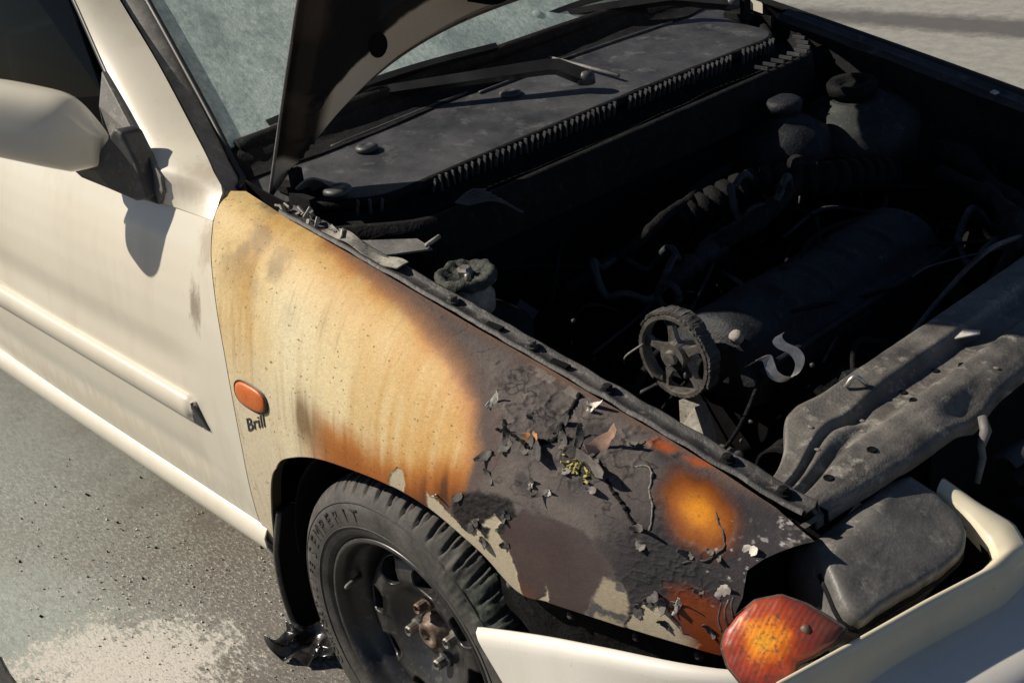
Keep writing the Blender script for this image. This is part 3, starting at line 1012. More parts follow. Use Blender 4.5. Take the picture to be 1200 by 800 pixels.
# black pillar trim between the band and the windscreen
FC = [(-.500, -.648, .880), (-.530, -.620, .880), (-.560, -.612, .893), (-.645, -.589, .952), (-.752, -.565, 1.027), (-.885, -.536, 1.119), (-1.07, -.497, 1.243), (-1.24, -.465, 1.357)]
FB2 = [(-.478, -.680, .886), (-.505, -.674, .906), (-.545, -.660, .926), (-.622, -.632, .950), (-.760, -.597, 1.032), (-.910, -.566, 1.122), (-1.08, -.533, 1.228), (-1.24, -.50, 1.33)]
A_, B_ = interp_poly(FB2, 50), interp_poly(FC, 50)
q = np.linspace(0, 1, 9)
TR = A_[:, None] * (1 - q)[None, :, None] + B_[:, None] * q[None, :, None]
TR[..., 2] += (.003 * np.sin(np.pi * q) - .004)[None, :]
pillar = shell('pillar_trim', TR, M['grey_plastic'], car, .02, out=(0, -.5, 1))
# rubber line beside the glass
tube('windscreen_seal', [(p[0], p[1] + .004, p[2] - .001) for p in FC], .006, M['black_plastic'], pillar, 8, 40)

# trim strip on the door
sx_ = np.concatenate([np.linspace(-1.60, -.60, 30), np.linspace(-.58, -.512, 12)])
sec = [(-.026, 0), (-.025, -.010), (-.018, -.016), (0, -.019), (.016, -.016), (.022, -.009), (.023, 0)]
SP = np.zeros((len(sx_), len(sec), 3))
for i, x in enumerate(sx_):
    e = 1 - sstep(-.535, -.512, np.array(x)) * .35
    for j, (dz, dy) in enumerate(sec):
        z = .527 + dz * e
        SP[i, j] = (x - (0.02 * (dz / .026) if x > -.55 else 0) * 0, door_y(z) + dy * e + .003, z)
SPc = np.concatenate([SP, SP[-1:, :, :] * 0 + SP[-1].mean(0)], 0)
trim = fast_mesh('door_trim_strip', SPc.reshape(-1, 3), quads(len(sx_) + 1, len(sec), 0, flip=False), M['paint'], door)
prism('trim_tip', [(-.516, door_y(.53) - .010, .542), (-.484, door_y(.50) - .003, .496), (-.520, door_y(.50) - .009, .503)], (0, -1, 0), .006, M['dark_grey_plastic'], door)

# sill under the door
sxx = np.linspace(-1.75, -.390, 40)
sec = [(-.770, .330), (-.788, .325), (-.796, .310), (-.795, .290), (-.786, .272), (-.772, .256), (-.755, .244), (-.72, .236), (-.66, .236)]
SL = np.array([[(x, y, z) for y, z in sec] for x in sxx])
shell('sill', SL, M['paint'], car, .003, out=(0, -1, 0))

# rear quarter, roof and far side so the body closes
rqx = np.linspace(-2.9, -1.626, 30)
RQ = np.array([[(x, door_y(z) + .012 + .03 * ((x + 1.6) / 1.3) ** 2, z) for z in np.linspace(.25, .872, 24)] for x in rqx])
shell('rear_quarter_panel', RQ, M['paint'], car, .02, out=(0, -1, 0))
ryy = np.linspace(-.54, .54, 26)
RF = np.array([[(x, y * (1 - .05 * abs(x + 1.9)), 1.385 + .03 * (1 - (y / .54) ** 2) - .05 * (x + 1.9) ** 2) for y in ryy] for x in np.linspace(-2.75, -1.20, 26)])
shell('roof', RF, M['paint'], car, .02, out=(0, 0, 1))

# ------------------------------------------------------------------ windscreen, cowl, wipers
def lump(name, c, s, mat, parent, seed, sub=3):
    bm = bmesh.new()
    bmesh.ops.create_icosphere(bm, subdivisions=sub, radius=1)
    V = np.array([v.co[:] for v in bm.verts])
    F_ = [tuple(v.index for v in f.verts) for f in bm.faces]
    bm.free()
    V = np.sign(V) * np.abs(V) ** .75
    V = V * (1 + .28 * fbm(V, 1.7, 3, seed)[:, None]) * np.asarray(s) + np.asarray(c)
    return mesh(name, V, F_, mat, parent, True)


def glass_material():
    mt, nt, b = new_mat('powder_covered_windscreen')
    tc = nd(nt, 'ShaderNodeTexCoord').outputs['Object']
    mp = nd(nt, 'ShaderNodeMapping')
    mp.inputs['Scale'].default_value = (1, 1.6, 1)
    nt.links.new(tc, mp.inputs[0])
    n1 = noise(nt, mp.outputs[0], 70, 6, 0.75)
    n2 = noise(nt, tc, 7, 5, 0.65)
    n3 = noise(nt, tc, 260, 3, 0.7)
    col = ramp(nt, n1, [(0.28, (0.25, 0.335, 0.325)), (0.5, (0.46, 0.56, 0.54)), (0.75, (0.72, 0.79, 0.76))])
    col = mixc(nt, ramp(nt, n2, [(0.36, 0.55), (0.56, 0.0)]), col, (0.13, 0.19, 0.20))
    col = mixc(nt, ramp(nt, n2, [(0.60, 0.0), (0.75, 0.5)]), col, (0.48, 0.52, 0.47))
    nt.links.new(col, b.inputs['Base Color'])
    b.inputs['Roughness'].default_value = 0.55
    b.inputs['Specular IOR Level'].default_value = 0.4
    bump(nt, b, math_n(nt, 'ADD', n1, math_n(nt, 'MULTIPLY', n3, 0.4)), 0.5, 0.0025)
    return mt


GE = interp_poly([(-.600, -.592, .914), (-.645, -.589, .945), (-.752, -.565, 1.020), (-.885, -.536, 1.112), (-1.07, -.497, 1.236), (-1.24, -.462, 1.350)], 40)
q = np.linspace(-1, 1, 41)
GL = np.zeros((40, 41, 3))
for i in range(40):
    e = GE[i]
    bul = 1 - q ** 2
    GL[i] = np.stack([e[0] + .012 * bul, e[1] * -q, e[2] + .009 * bul], 1)
shell('windscreen', GL, glass_material(), car, .005, out=(.5, 0, 1))
for k, (y, s) in enumerate(((.185, -.03),)):                       # round sticker behind the powder
    x, z = -.690, .920
    lathe('windscreen_badge', [(.001, 0.002), (.012, .002), (.014, 0.0)], (-.632, y, .950), (.57, 0, .82), stained('pale_blue_sticker', (0.20, 0.32, 0.36), (0.34, 0.42, 0.40), .5, 40), car, 20)

yy = np.linspace(-.63, .63, 90)
rr_ = np.linspace(0, 1, 40)
CW = np.zeros((40, 90, 3))
xf = -.288 - .13 * sstep(.48, .66, np.abs(yy))
xr = -.665 - .0 * yy + .03 * (np.abs(yy) / .6) ** 2
for i, t in enumerate(rr_):
    x = xr * (1 - t) + xf * t
    z = .902 - .028 * t - .012 * sstep(.25, .30, np.array(t)) + .008 * (1 - (yy / .63) ** 2) - .02 * sstep(.52, .63, np.abs(yy)) * t
    CW[i] = np.stack([x, yy, z + .0015 * fbm(np.stack([x, yy, 0 * x], -1), 9, 3, 2)], 1)
cowl = shell('cowl_panel', CW, M['cowl'], car, .003, out=(0, 0, 1))
TRC = CW[:17].copy()  # dark strip laid over the cowl's rear to stand for the shadow there
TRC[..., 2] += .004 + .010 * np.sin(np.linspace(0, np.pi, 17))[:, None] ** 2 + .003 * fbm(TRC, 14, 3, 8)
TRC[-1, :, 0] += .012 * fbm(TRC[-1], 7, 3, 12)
shell('cowl_shade_strip', TRC, M['soot'], cowl, .003, out=(0, 0, 1))
# raised seam lines across the cowl
for y0, y1, t in ((-.45, -.12, .40), (-.12, .05, .46), (.12, .45, .42)):
    i = int(t * 39)
    P_ = [(CW[i, j, 0], CW[i, j, 1], CW[i, j, 2] + .002) for j in range(90) if y0 <= yy[j] <= y1]
    tube('cowl_seam', P_, .0035, M['cowl'], cowl, 6)
tube('cowl_seam', [(-.58, .118, .892), (-.44, .112, .888), (-.34, .105, .885)], .004, M['grey_plastic'], cowl, 6)
for x, y, r in ((-.452, -.413, .017), (-.452, -.073, .018), (-.34, -.56, .02)):
    z = np.interp(x, [-.66, -.55, -.29], [.905, .889, .880])
    lathe('rubber_plug', [(r * 1.2, -.004), (r * 1.15, .0015), (r * .95, .0045), (r * .5, .0058), (r * .42, .0045), (r * .1, .0045)], (x, y, z), (0, 0, 1), M['dark_grey_plastic'], cowl, 20)
M['rib'] = stained('pale_grey_rib', (.05, .05, .054), (.12, .12, .12), .5, 60, bstr=.1)
# toothed edge of the cowl and the trough in front of it
V, F_ = box_data((0, 0, 0), (.006, .0032, .030))
tooth_me = None
edge_x = lambda y: -.288 - .13 * float(sstep(.48, .66, np.array(abs(y))))
ys_t = [y for y in np.arange(-.415, .50, .0140)] + [-.545, -.530, -.515]
rt = np.random.default_rng(77)
for y in ys_t:
    if rt.random() < .02 or .02 < y < .055:
        continue
    if tooth_me is None:
        o = mesh('cowl_rib', V, F_, M['rib'], cowl, False)
        tooth_me = o.data
    else:
        o = bpy.data.objects.new('cowl_rib', tooth_me)
        COL.objects.link(o)
        o.parent = cowl
    o.location = (edge_x(y) + .0125, float(y), .848 + .008 * (1 - (y / .63) ** 2))
    o.rotation_euler = (math.radians(rt.normal(0, 4)), math.radians(rt.normal(14, 5)), math.radians(rt.normal(0, 5)))
    o.scale = (1, rt.uniform(.55, .9), rt.uniform(.8, 1.05))
P_ = [(edge_x(y) + .0005, y, .853 + .008 * (1 - (y / .63) ** 2)) for y in np.linspace(-.60, .60, 50)]
tube('cowl_lip', P_, .009, M['soot'], cowl, 8)
tr = np.zeros((50, 8, 3))
for i, y in enumerate(np.linspace(-.62, .62, 50)):
    for j, (dx, z) in enumerate(((0.0, .842), (.03, .825), (.06, .822), (.085, .832), (.095, .845), (.105, .843), (.110, .82), (.112, .76))):
        tr[i, j] = (edge_x(y) + dx, y, z)
trough = shell('bulkhead_tray', tr, M['soot'], car, .003, -1)
for k in range(8):                                                   # fanned ribs of a melted duct
    a = k / 7
    b0 = Vector((-.195 + .012 * a, -.44 + .012 * a, .848 - .005 * a))
    pth = [b0, b0 + Vector((.006 + .02 * a, .03 + .01 * a, .012 - .012 * a)), b0 + Vector((.012 + .045 * a, .055 + .012 * a, .006 - .03 * a))]
    tube('duct_rib', [tuple(v) for v in pth], .0022, M['dark_grey_plastic'], trough, 6, 10)
for k in range(9):                                                   # ladder grating at the far end
    y = .36 + k * .026
    V, F_ = box_data((edge_x(y) + .085, y, .850), (.03, .004, .006))
    mesh('grating_bar', V, F_, M['cowl'], trough, False)


def wiper(pivot, elbow, tip, blade0, blade1):
    pts = interp_poly([pivot, elbow, tip], 24, False)
    rr2 = np.linspace(.017, .010, 24)
    arm = tube('wiper_arm', pts, rr2, M['black_plastic'], car, 4, None, False)
    lathe('wiper_pivot_cap', [(.017, -.01), (.016, .006), (.010, .013), (.002, .015)], pivot, (0, 0, 1), M['dark_grey_plastic'], arm, 18)
    bl0, bl1 = np.array(blade0), np.array(blade1)
    pb = [bl0 * (1 - t) + bl1 * t + np.array((0, 0, .012 * math.sin(math.pi * t))) for t in np.linspace(0, 1, 14)]
    tube('wiper_blade', pb, .0085, M['black_plastic'], arm, 4, None, False)
    V, F_ = prism_data([tuple(b + np.array((0, 0, -.004))) for b in pb] + [tuple(b + np.array((-.010, 0, -.020))) for b in reversed(pb)], (.8, 0, .6), .006)
    mesh('blade_rubber', V, F_, M['black_plastic'], arm, False)
    return arm


wiper((-.352, .030, .900), (-.40, -.002, .925), (-.610, -.315, .925), (-.615, -.50, .925), (-.560, .00, .940))
wiper((-.430, .560, .905), (-.52, .47, .928), (-.620, .26, .935), (-.640, .05, .925), (-.610, .52, .940))
# black rubber along the foot of the glass
tube('windscreen_base_seal', [(-.588 + .012 * (1 - (y / .57) ** 2), y, .912 + .009 * (1 - (y / .57) ** 2)) for y in np.linspace(-.58, .58, 30)], .016, M['soot'], car, 8)

# ------------------------------------------------------------------ bonnet, open
HA = math.radians(61)
HO = np.array((-.452, 0, .866))
HU = np.array((math.cos(HA), 0, math.sin(HA)))
HNn = np.array((math.sin(HA), 0, -math.cos(HA)))                       # towards the engine
nu, nv = 260, 320
vv_ = np.linspace(-1, 1, nv)
uu_ = np.linspace(0, 1, nu)
HW = np.zeros((nu, nv))
HUU = np.zeros((nu, nv))
for j, v in enumerate(vv_):
    u0 = .235 * (1 - abs(v) ** 4.2)
    u1 = 1.04 + .05 * (1 - v * v)
    HUU[:, j] = u0 + (u1 - u0) * uu_
HWd = .620 - .035 * HUU
HY = vv_[None, :] * HWd
crown = .022 * (1 - vv_[None, :] ** 2) + .02 * np.sin(np.pi * uu_)[:, None]
OUT = HO + HUU[..., None] * HU + np.stack([0 * HY, HY, 0 * HY], -1) - (crown)[..., None] * HNn
hood = shell('bonnet', OUT, M['paint'], car, .0015, out=(-.8, 0, .5))
d_side = (1 - np.abs(vv_[None, :])) * HWd
d_rear = (HUU - .235 * (1 - np.abs(vv_[None, :]) ** 4.2))
d_edge = np.minimum(d_side, np.minimum(d_rear, (1 - uu_[:, None]) * .9))
dep = .004 + .022 * sstep(.012, .035, d_edge) * (1 - sstep(.14, .17, d_edge)) + .006 * sstep(.14, .17, d_edge)
Pn = np.stack([HUU, HY, 0 * HY], -1)
dep += .002 * fbm(Pn, 9, 3, 3)
holes = []
for hy, hu, ry, ru, tl in ((-.455, .262, .017, .027, .5), (-.275, .315, .018, .032, .9), (.455, .262, .017, .027, -.5)):
    dy, du = HY - hy, HUU - hu
    dd = np.hypot((dy * math.cos(tl) + du * math.sin(tl)) / ry, (-dy * math.sin(tl) + du * math.cos(tl)) / ru)
    holes.append(dd)
for hu, hy in ((.10, -.572), (.19, -.568)):                             # pressed rings near the hinge corner
    dd = np.hypot(HUU - hu, HY - hy)
    dep += .003 * np.cos(np.clip(dd / .022, 0, 1) * np.pi * 3) * sstep(.026, .02, dd)
INN = OUT + HNn * dep[..., None]
tanm = sstep(.104, .096, d_rear + .022 * fbm(Pn, 14, 4, 7)) * sstep(-.565, -.535, HY + .01 * fbm(Pn, 30, 3, 8)) * sstep(.02, -.30, HY + .05 * fbm(Pn, 10, 3, 5))
Hc = np.broadcast_to(np.array((.010, .009, .009)), INN.shape)
Hc = mix(Hc, np.array((.06, .045, .035)), np.clip(sstep(-.1, .5, fbm(Pn, 12, 4, 9)) * sstep(.2, .05, d_edge), 0, 1) * .8)
Hc = mix(Hc, np.array((.80, .64, .46)), tanm)
Hc = mix(Hc, np.array((.78, .55, .25)), tanm * np.clip(sstep(.0, .4, fbm(Pn, 22, 3, 10)) * sstep(.06, .10, d_rear), 0, 1))
Hc = mix(Hc, np.array((.85, .77, .62)), tanm * np.exp(-((HY + .49) / .05) ** 2) * .6)
Hc = mix(Hc, np.array((.7, .62, .5)), sstep(.035, .02, np.abs(HUU - .05)) * sstep(-.56, -.585, HY) * .8)
Hc = mix(Hc, np.array((.12, .085, .06)), sstep(.03, .01, d_rear) * .6)
inner = fast_mesh('bonnet_inner_panel', INN.reshape(-1, 3), quads(nu, nv, 0, flip=True), None, hood)
inner.data.color_attributes.new('paint', 'FLOAT_COLOR', 'POINT').data.foreach_set('color', np.concatenate([Hc.reshape(-1, 3), np.ones((nu * nv, 1))], 1).astype(np.float32).ravel())
inner.data.attributes.new('gloss', 'FLOAT', 'POINT').data.foreach_set('value', (np.full(nu * nv, .6)).astype(np.float32))
inner.data.materials.append(bpy.data.materials['scorched_paint'])
for hy, hu, ry, ru, tl in ((-.455, .262, .017, .027, .5), (-.275, .315, .018, .032, .9), (.455, .262, .017, .027, -.5)):
    pl = []
    for t in np.linspace(0, 2 * np.pi, 32, endpoint=False):
        e1, e2 = ry * math.cos(t), ru * math.sin(t)
        yy_, uu2 = hy + e1 * math.cos(tl) - e2 * math.sin(tl), hu + e1 * math.sin(tl) + e2 * math.cos(tl)
        k_ = np.argmin((HY - yy_) ** 2 + (HUU - uu2) ** 2)
        pl.append(HO + HU * uu2 + np.array((0, yy_, 0)) - HNn * crown.ravel()[k_] + HNn * (dep.ravel()[k_] + .0012))
    V, F_ = prism_data(pl, HNn, .006)
    mesh('panel_hole', V, F_, M['deep_soot'], hood, False)
# folded hem round the bonnet edge
rimp = [OUT[0, j] for j in range(0, nv, 3)]
tube('bonnet_hem', [tuple(p + HNn * .003) for p in rimp], .0032, M['rust'], hood, 6)
tube('bonnet_hem', [tuple(OUT[i, 0] + HNn * .002) for i in range(0, nu, 3)], .0028, M['grey_plastic'], hood, 6)
tube('bonnet_hem', [tuple(OUT[i, -1] + HNn * .002) for i in range(0, nu, 3)], .0028, M['soot'], hood, 6)
for s in (-1, 1):                                                       # hinges
    V, F_ = join([box_data((-.430, s * .585, .872), (.07, .022, .012)), box_data((-.415, s * .585, .885), (.012, .02, .05)), box_data((-.385, s * .60, .862), (.06, .012, .028), None)])
    hinge = mesh('bonnet_hinge', V, F_, M['soot'], hood, False)
tube('wire_harness', [tuple(HO + HU * .32 + np.array((0, -.30, 0)) + HNn * .03), tuple(HO + HU * .31 + np.array((0, -.24, 0)) + HNn * .045), tuple(HO + HU * .33 + np.array((0, -.17, 0)) + HNn * .035), tuple(HO + HU * .30 + np.array((0, -.10, 0)) + HNn * .03)], .005, M['deep_soot'], hood, 8, 20)
# scraps and curled metal beside the hinge
Vp = np.array([[(-.40 + .055 * t - .02 * w, -.60 + .035 * t + .05 * w, .885 + .018 * math.sin(3 * t) - .03 * w) for w in np.linspace(0, 1, 6)] for t in np.linspace(0, 1, 10)])
shell('curled_seal', Vp, M['grey_plastic'], car, .003, 1)
bits = []
rs = np.random.default_rng(11)
for k in range(16):
    x = rs.uniform(-.38, -.20)
    ye_, ze_ = he(x)
    q_, _ = np.linalg.qr(rs.normal(size=(3, 3)))
    bits.append(box_data((x, ye_ + rs.uniform(.005, .03), ze_ + rs.uniform(.0, .012)), (rs.uniform(.008, .026), rs.uniform(.003, .008), rs.uniform(.002, .004)), q_))
V, F_ = join(bits)
mesh('melted_seal_remains', V, F_, M['pale_cast'], fender, False)
lp = np.array([[(x, he(x)[0] + .008 + .022 * w + .003 * math.sin(40 * x), he(x)[1] + .004 + .006 * math.sin(55 * x + w)) for w in np.linspace(0, 1, 5)] for x in np.linspace(-.27, -.10, 40)])
shell('peeled_gutter_strip', lp, M['pale_cast'], fender, .002, 1)

# ------------------------------------------------------------------ engine bay
xs_ = np.linspace(-.50, .60, 60)
ye, ze = he(xs_)
for s, nm in ((-1, 'inner_wing'), (1, 'inner_wing')):
    P_ = np.zeros((60, 14, 3))
    for j, t in enumerate(np.linspace(0, 1, 14)):
        bul_ = .05 * math.sin(math.pi * min(1, t * 1.3)) if t < .77 else 0
        P_[:, j, 0] = xs_
        P_[:, j, 1] = s * (np.abs(ye) - .037 - .05 * t - bul_ * np.exp(-(xs_ / .22) ** 2) * 1.6)
        P_[:, j, 2] = (ze - .012) * (1 - t) + .32 * t
    P_ += .004 * np.stack([fbm(P_, 12, 3, 1 + s), fbm(P_, 12, 3, 4 + s), fbm(P_, 12, 3, 7 + s)], -1)
    shell(nm, P_, M['deep_soot'] if s < 0 else M['soot'], car, .003, s)
# far wing and its flange
FXs = np.linspace(-.48, .60, 60)
FHs = np.linspace(-.02, 1.2, 40)
FX, FH = np.meshgrid(FXs, FHs, indexing='ij')
FP = S(FX, FH) * np.array((1, -1, 1))
farw = shell('far_front_wing', FP, M['soot'], car, .003, 1)
rows = [np.stack([fx, -(ye2 + dy), ze2 + dz], 1) for (ye2, ze2) in [he(fx)] for dy, dz in ((-.002, -.001), (.004, .004), (.010, -.002), (.030, -.003), (.034, .002), (.037, -.03))]
shell('wing_flange', np.array(rows), M['cowl'], farw, .002, 1)
V, F_ = prism_data([(.15, .607, .790), (.163, .602, .789), (.160, .592, .788), (.148, .596, .789)], (0, 0, 1), .003)
mesh('white_chip', V, F_, M['flake_white'], farw, False)
# bulkhead and floor of the bay
yb = np.linspace(-.62, .62, 70)
zb = np.linspace(.25, .83, 40)
YB, ZB = np.meshgrid(yb, zb, indexing='ij')
XB = -.185 + .03 * fbm(np.stack([YB, ZB, 0 * YB], -1), 5, 3, 20) - .05 * sstep(.7, .83, ZB)
shell('bulkhead', np.stack([XB, YB, ZB], -1), M['deep_soot'], car, .004, 1)
xb = np.linspace(-.25, .60, 40)
XF, YF = np.meshgrid(xb, np.linspace(-.58, .58, 50), indexing='ij')
ZF = .27 + .03 * fbm(np.stack([XF, YF, 0 * XF], -1), 8, 3, 22)
shell('undertray', np.stack([XF, YF, ZF], -1), M['deep_soot'], car, .004, 1)

# strut tower top with cap on the near side
o_ = (-.065, -.543, .742)
st1 = lathe('strut_tower', [(.10, -.10), (.095, -.03), (.07, -.012), (.048, -.006), (.040, .0)], o_, (0, .06, 1), M['soot'], car, 30)
lathe('strut_mount', [(.040, -.002), (.041, .022), (.034, .034), (.034, .042), (.046, .047)], o_, (0.02, .0, 1), M['pale_cast'], st1, 28)
ring = []
a_ = np.linspace(0, 2 * np.pi, 44, endpoint=False)
prof = [(.046, .046), (.0475, .054), (.045, .061), (.040, .063), (.035, .060), (.031, .055), (.012, .054)]
VR = np.array([[np.array(o_) + np.array((r * (1 + .04 * math.sin(7 * t + 3 * r)) * math.cos(t) + .001, r * math.sin(t), h + .002 * math.sin(5 * t) + .0015 * math.sin(13 * t))) for t in a_] for r, h in prof])
mesh('burnt_rubber_bearing', VR.reshape(-1, 3), [tuple(q) for q in quads(len(prof), 44, 0, cv=True)] + [tuple(6 * 44 + k for k in reversed(range(44)))], M['burnt_rubber'], st1)
lathe('strut_nut', [(.013, .050), (.013, .064), (.009, .068), (.002, .068)], o_, (0, 0, 1), M['bolt'], st1, 6, False)
lathe('strut_stud', [(.005, .05), (.005, .066), (.001, .067)], (o_[0] + .02, o_[1] - .012, o_[2]), (0, 0, 1), M['bolt'], st1, 8)
# far strut tower and coolant tank
M['greenish'] = stained('greenish_residue', (0.006, 0.008, 0.008), (0.022, 0.028, 0.027), .7, 30, bstr=.4, bdist=.002, c3=(.05, .065, .06))
st2 = lathe('strut_tower', [(.13, -.12), (.12, -.03), (.085, -.008), (.06, .0), (.055, .008), (.050, .008)], (-.08, .50, .765), (0, -.06, 1), M['greenish'], car, 32)
lathe('strut_mount', [(.048, .005), (.05, .022), (.045, .028), (.03, .026), (.026, .018), (.01, .018)], (-.09, .50, .775), (0, -.05, 1), M['soot'], st2, 28)
tank = lathe('coolant_tank', [(.03, -.085), (.085, -.08), (.095, -.06), (.096, .0), (.085, .035), (.055, .055), (.03, .06), (.03, .075), (.036, .075), (.036, .095), (.028, .10)], (-.13, .33, .71), (0, 0, 1), M['cast'], car, 28)

V, F_ = prism_data([(-.262, -.628, .838), (-.224, -.600, .836), (-.168, -.545, .832), (-.130, -.548, .826), (-.165, -.610, .830), (-.195, -.620, .834)], (0, 0, 1), .003)
mesh('corner_plate', V, F_, M['grey_plastic'], car, False)
tube('corner_rod', [(-.135, -.555, .832), (-.145, -.520, .832)], .0035, M['pale_cast'], car, 6)
# ---- engine
eb = np.zeros((24, 40, 3))
yE = np.linspace(-.28, .30, 40)
for i, a in enumerate(np.linspace(0, 2 * np.pi, 24)):
    cx_, cz_ = .215 + .17 * np.sign(math.cos(a)) * abs(math.cos(a)) ** .5, .44 + .16 * np.sign(math.sin(a)) * abs(math.sin(a)) ** .5
    eb[i] = np.stack([cx_ + .014 * fbm(np.stack([yE, 0 * yE + a, 0 * yE], -1), 9, 2, 3), yE, cz_ + .01 * np.sin(yE * 60)], 1)
engine = shell('engine_block', eb, M['deep_soot'], car, .004, 1)
V, F_ = prism_data([eb[i, 0] for i in range(23)], (0, -1, 0), .01)
mesh('timing_cover', V, F_, M['deep_soot'], engine, False)
vc = np.zeros((26, 60, 3))
yV = np.linspace(-.315, .235, 60)
prof = [(.115, .585), (.113, .635), (.118, .655), (.128, .668), (.140, .678), (.160, .690), (.18, .696), (.205, .700), (.225, .698), (.245, .692), (.262, .682), (.272, .668), (.278, .650), (.292, .646), (.300, .640), (.302, .630), (.300, .585)]
pr_ = interp_poly(prof, 26)
for i in range(26):
    endr = np.minimum(sstep(-.318, -.29, yV), sstep(.238, .20, yV))
    zc = .585 + (pr_[i, 1] - .585) * (.72 + .28 * endr)
    xc = .208 + (pr_[i, 0] - .208) * (.90 + .10 * endr)
    vc[i] = np.stack([xc, yV, zc + .003 * np.exp(-((np.mod(yV + .3, .09) - .045) / .006) ** 2) * (1 if 6 < i < 20 else 0)], 1)
vc = vc + .005 * np.stack([fbm(vc, 14, 3, 2), fbm(vc, 14, 3, 3), fbm(vc, 14, 3, 4)], -1)
vcover = shell('valve_cover', vc, M['cast'], engine, .004, out=(0, 0, 1))
V, F_ = prism_data([vc[i, 0] for i in range(26)], (0, -1, 0), .006)
mesh('cover_end', V, F_, M['cast'], engine, False)
tube('cover_rail', [(.300, -.31, .644), (.300, -.05, .644), (.300, .23, .644)], .007, M['cast'], engine, 8, 16)
lathe('cover_stud', [(.010, 0), (.010, .012), (.005, .014)], (.255, -.305, .684), (0, -.6, .8), M['pale_cast'], engine, 10)
# camshaft pulley: toothed rim, five spokes, hub
PC = np.array((.188, -.372, .664))
parts_ = []
na = 180
a_ = np.linspace(0, 2 * np.pi, na, endpoint=False)
cr = []
for (r, y) in ((.059, .0), (.059, .016), (.066, .016), (.066, .0), (.0655, -.004), (.060, -.004)):
    tooth = .0012 * (np.sin(a_ * 44) * .5 + .5) if r > .064 else 0
    rr2 = r + tooth
    cr.append(np.stack([PC[0] + rr2 * np.cos(a_), 0 * a_ + PC[1] + y, PC[2] + rr2 * np.sin(a_)], 1))
CR = np.array(cr)
parts_.append((CR.reshape(-1, 3), [tuple(q) for q in quads(6, na, 0, cu=True, cv=True)]))
for k in range(5):
    t = math.radians(100 + k * 72)
    d = np.array((math.cos(t), 0, math.sin(t)))
    w = np.array((-math.sin(t), 0, math.cos(t)))
    pts_ = []
    for r, hw in ((.010, .013), (.030, .0065), (.046, .0050), (.060, .010)):
        pts_.append(PC + d * r + w * hw)
    for r, hw in ((.060, .010), (.046, .0050), (.030, .0065), (.010, .013)):
        pts_.append(PC + d * r - w * hw)
    parts_.append(prism_data([p + np.array((0, .003, 0)) for p in pts_], (0, -1, 0), .009))
V1, F1 = lathe_data([(.001, -.012), (.010, -.012), (.012, -.006), (.022, -.005), (.023, .01), (.001, .012)], PC, (0, 1, 0), 24)
parts_.append((V1, F1))
V, F_ = join(parts_)
mesh('camshaft_pulley', V, F_, M['alu'], engine, False)
# ragged remains of the toothed belt over the top of the pulley
bt = []
for i, t in enumerate(np.linspace(math.radians(-28), math.radians(150), 90)):
    row = []
    for (r, y) in ((.0680, -.003), (.0680, .018), (.0725, .020), (.0735, .008), (.0725, -.003)):
        nn = .0022 * vnoise(np.array([[t * 30, y * 120, r * 50]]), 3)[0] + .002 * vnoise(np.array([[t * 4, 0, 0]]), 8)[0]
        row.append((PC[0] + (r + nn * (r > .071)) * math.cos(t), PC[1] + y + nn * .6, PC[2] + (r + nn * (r > .071)) * math.sin(t)))
    bt.append(row)
bt = np.array(bt)
V = bt.reshape(-1, 3)
F_ = [tuple(q) for q in quads(90, 5, 0, cv=True)] + [tuple(range(5)), tuple(89 * 5 + k for k in reversed(range(5)))]
mesh('burnt_belt', V, F_, M['char'], engine, False)
tube('belt_cord', [(.140, -.385, .675), (.118, -.40, .655), (.11, -.40, .64)], .002, M['grey_plastic'], engine, 6, 8)
# lifting eye behind the pulley
ea = np.linspace(0, 2 * np.pi, 25)
tube('lifting_eye', [(.105 + .017 * math.cos(t), -.285 + .006 * math.cos(t), .705 + .021 * math.sin(t)) for t in ea], .0055, M['cast'], engine, 8)
lathe('eye_bolt', [(.008, 0), (.008, .02), (.002, .02)], (.118, -.30, .670), (0, -.4, 1), M['clip'], engine, 6, False)
# spring hose clamp with bent ends
clamp_p = [(0.287, -0.32, 0.657), (0.294, -0.309, 0.663), (0.302, -0.299, 0.665), (0.308, -0.3, 0.655), (0.316, -0.302, 0.644), (0.327, -0.297, 0.637), (0.337, -0.287, 0.637), (0.34, -0.276, 0.646), (0.338, -0.268, 0.659), (0.327, -0.268, 0.671), (0.313, -0.276, 0.679), (0.305, -0.277, 0.687), (0.306, -0.272, 0.693)]
pc = interp_poly(clamp_p, 60)
cl = np.array([[p + np.array((.0045, .0055, .0035)) * w for w in (-1, 1)] for p in pc])
shell('hose_clamp', cl, M['clip'], engine, .0016, 1)
